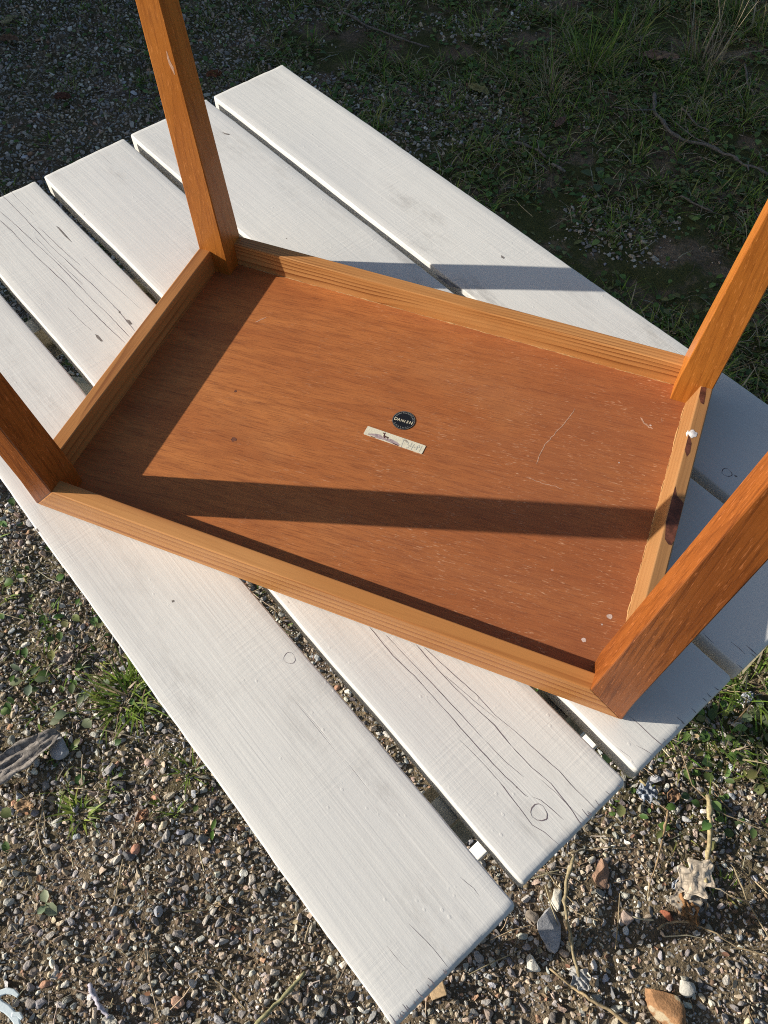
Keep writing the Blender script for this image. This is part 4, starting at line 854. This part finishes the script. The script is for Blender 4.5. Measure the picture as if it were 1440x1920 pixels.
stalk([(0.4383, 2.1026), (0.4841, 2.0643), (0.5298, 2.0219)], .0032, .0020, (.21, .18, .15), 'thin twig alongside the long forked one', 'twig', 'twig', .020, 20)
stalk([(0.5146, 1.7217), (0.5528, 1.7058), (0.6042, 1.6908)], .0032, .0022, (.20, .17, .14), 'slim dry stem before the right hand leg', 'twig', 'twig', .014, 21)
stalk([(-0.0533, 1.3755), (-0.0036, 1.3810), (0.0573, 1.3733)], .0030, .0022, (.19, .16, .13), 'slim twig hidden among weeds by the far plank', 'twig', 'twig', .012, 22)
stalk([(0.5706, 2.4158), (0.5983, 2.3108), (0.6241, 2.2446)], .0032, .0022, (.20, .17, .14), 'upright grey stem at the right of the far weeds', 'twig', 'twig', .016, 23)
def dead_leaf(pos, size, col, label, seed, yaw=0.0, crumple=.25, name='dead_leaf', cat='leaf', lobes=0.0, lift=.004):
    """a curled sheet with an uneven outline"""
    r = np.random.RandomState(seed); nu, nv = 23, 17; V = []; F = []; k = r.normal(size=(5, 2)) * 3.0; ph = r.uniform(0, 6.28, 5)
    for i in range(nu):
        u = i / (nu - 1); wd = math.sin(math.pi * min(1, u * .92 + .05)) ** .7 * (1 + lobes * math.sin(u * 19 + seed) + .22 * (float(vnoise(u * 7 + seed * 5, seed)) - .5))
        for j in range(nv):
            v = (j / (nv - 1) - .5) * wd; q = np.array([u * 2 - 1, v * 2]); z = (1.0 - abs(2 * float(vnoise(q[0] * 1.7 + seed * 3.1 + q[1] * .6, q[1] * 1.9 + seed)) - 1)) * crumple * .75 + (1.0 - abs(2 * float(vnoise(q[0] * 4.3 + seed, q[1] * 4.9 - q[0] * 1.5 + seed * 2)) - 1)) * crumple * .30
            V.append(((u - .5) * size[0] + r.uniform(-.012, .012) * size[0], v * size[1] + r.uniform(-.012, .012) * size[1], (z + abs(v) * .5 * crumple + crumple * .3) * size[1]))
    for i in range(nu - 1):
        for j in range(nv - 1): a = i * nv + j; F.append((a, a + 1, a + nv + 1, a + nv))
    x, y = pos; o = obj(name, V, F, None, None, True, (x, y, ghf(x, y) + lift), (0, 0, R(yaw)))
    n = NT('dead_leaf_skin'); c = n.coord(); f = n.noise(c, 90, 5, .65); vn = n.ramp(n.voro(c, 75, 'Distance', 'DISTANCE_TO_EDGE'), .02, .07)
    cc = n.mix(n.ramp(f, .35, .65), tuple(t * .6 for t in col), tuple(min(1, t * 1.2) for t in col)); cc = n.mix(n.math('SUBTRACT', 1.0, vn), cc, tuple(t * .55 for t in col))
    o.data.materials.append(n.done(cc, .75, n.bump(f, .3, .0006), .2)); m = o.modifiers.new('thick', 'SOLIDIFY'); m.thickness = .0003
    return tag(o, label, cat)
dead_leaf((0.8677, 0.0713), (.074, .048), (.66, .55, .42), 'crumpled pale dead leaf beside the thick straw stalk', 1, 60, .17, lobes=.30, lift=.008)
dead_leaf((0.8608, 0.0337), (.050, .036), (.56, .47, .36), 'pale dead leaf folded under the crumpled one', 2, 20, .17, lobes=.25, lift=.008)
dead_leaf((-0.2497, -0.1757), (.155, .052), (.30, .265, .235), 'curled dark grey bark strip at the left edge', 3, 60, .22, 'bark_strip', 'bark', .12, .010)
dead_leaf((0.8670, 0.0233), (.050, .026), (.30, .16, .07), 'rusty brown leaf shred right of the brick shard', 4, -50, .4, lobes=.2)
dead_leaf((-0.2850, 0.0140), (.036, .030), (.42, .34, .28), 'pale dead leaf on gravel near the left edge', 5, 40, .5, lobes=.2)
dead_leaf((-0.1976, -0.2362), (.034, .022), (.42, .27, .15), 'small tan dead leaf left of the green tuft', 6, 20, .4)
dead_leaf((-0.0002, -0.1753), (.026, .018), (.40, .22, .13), 'small orange dead leaf above the small pinkish orange stone', 7, 70, .5)
dead_leaf((-0.1471, 2.0140), (.075, .035), (.30, .28, .12), 'yellowish fallen leaf in the far weeds', 8, -20, .35)
dead_leaf((0.3264, 2.3581), (.110, .050), (.26, .17, .12), 'brown fallen leaf between the far grass tufts', 9, 10, .4)
dead_leaf((-1.6852, 1.7661), (.070, .040), (.26, .15, .09), 'brown leaf at the upper left edge', 10, 10, .4)
dead_leaf((-1.7485, 1.8621), (.065, .030), (.40, .34, .18), 'pale yellow leaf at the upper left corner', 11, 75, .4)
dead_leaf((0.1270, 1.9323), (.060, .022), (.26, .14, .10), 'reddish narrow leaf standing in the far weeds', 12, 80, .4)
dead_leaf((-0.9407, 1.8086), (.050, .036), (.20, .075, .035), 'rust red dead leaf near the top corner of the planks', 13, 30, .4)
dead_leaf((-1.3150, 1.5350), (.050, .034), (.17, .075, .05), 'dull red weed patch in the shaded gravel', 14, 30, .5)
dead_leaf((0.8105, 0.1858), (.026, .020), (.36, .21, .12), 'little orange brown leaf hanging on the thin stem', 15, 60, .5)
# white plastic clip, cord and scraps
M['plastic'] = mat_plain('pale_blue_plastic', (.66, .74, .76), .3, .05, 60, .5); M['cord'] = mat_plain('lilac_cord', (.50, .47, .54), .55, .12, 200); M['film'] = mat_plain('clear_plastic_scrap', (.50, .52, .55), .25, .25, 120, .6)
def strip3(pts, w, t, z):
    V = []; F = []; P = [Vector(p) for p in pts]; n_ = len(P)
    for i, p in enumerate(P):
        d = (P[min(i + 1, n_ - 1)] - P[max(0, i - 1)]).normalized(); s_ = Vector((-d.y, d.x)); ww = w[i] / 2
        V += [(*(p + s_ * ww), z), (*(p - s_ * ww), z), (*(p - s_ * ww * .8), z + t), (*(p + s_ * ww * .8), z + t)]
    for i in range(n_ - 1):
        for k in range(4): F.append((4 * i + k, 4 * i + (k + 1) % 4, 4 * i + 4 + (k + 1) % 4, 4 * i + 4 + k))
    F += [(3, 2, 1, 0), tuple(4 * n_ - 4 + k for k in range(4))]; return V, F
cp = [(-0.0358, -0.4689), (-0.0466, -0.4673), (-0.0565, -0.4698), (-0.0638, -0.4758), (-0.0656, -0.4840), (-0.0561, -0.4890), (-0.0423, -0.4893), (-0.0308, -0.4919), (-0.0200, -0.4962), (-0.0107, -0.5040)]
z = ghf(*cp[4]) + .012; clip = empty('plastic_clip', (cp[4][0], cp[4][1], z)); tag(clip, 'pale blue plastic hook clip in the bottom left corner', 'clip')
lp = [(p[0] - cp[4][0], p[1] - cp[4][1]) for p in cp]; o = obj('hook', *strip3(lp, [.006, .009, .010, .010, .012, .014, .013, .012, .011, .010], .004, 0), M['plastic'], clip); bevel(o, .001)
tv = [(lp[7][0] + a, lp[7][1] + b) for a, b in ((0, 0), (.010, .004), (.018, .001))]; o = obj('prong', *strip3(tv, [.008, .008, .005], .004, .001), M['plastic'], clip); bevel(o, .001)
stalk([(0.0544, -0.4150), (0.0693, -0.4261), (0.0857, -0.4342), (0.1035, -0.4416)], .0036, .0030, (.50, .47, .54), 'short lilac grey cord end on gravel at the bottom left', 'cord', 'cord', .008, 31)
dead_leaf((0.1079, -0.4456), (.024, .018), (.62, .58, .50), 'pale scrap at the end of the lilac cord', 33, 10, .4, 'paper_scrap', 'scrap')
dead_leaf((0.8967, 0.4019), (.030, .018), (.52, .54, .58), 'shiny plastic scrap in the grass at the right edge', 34, 60, .4, 'plastic_scrap', 'scrap')
dead_leaf((0.7686, 0.1727), (.036, .030), (.42, .45, .50), 'bluish plastic scrap below the middle plank corner', 35, 20, .5, 'plastic_scrap', 'scrap', lobes=.3)
dead_leaf((0.8427, 0.0528), (.016, .012), (.55, .60, .68), 'tiny blue white shell chip left of the crumpled leaf', 36, 70, .4, 'shell_chip', 'shell')
dead_leaf((0.7361, -0.1310), (.036, .026), (.52, .51, .49), 'small crumpled whitish scrap caught on the bent stalk', 38, -30, .35, 'paper_scrap', 'scrap', lobes=.3, lift=.010)
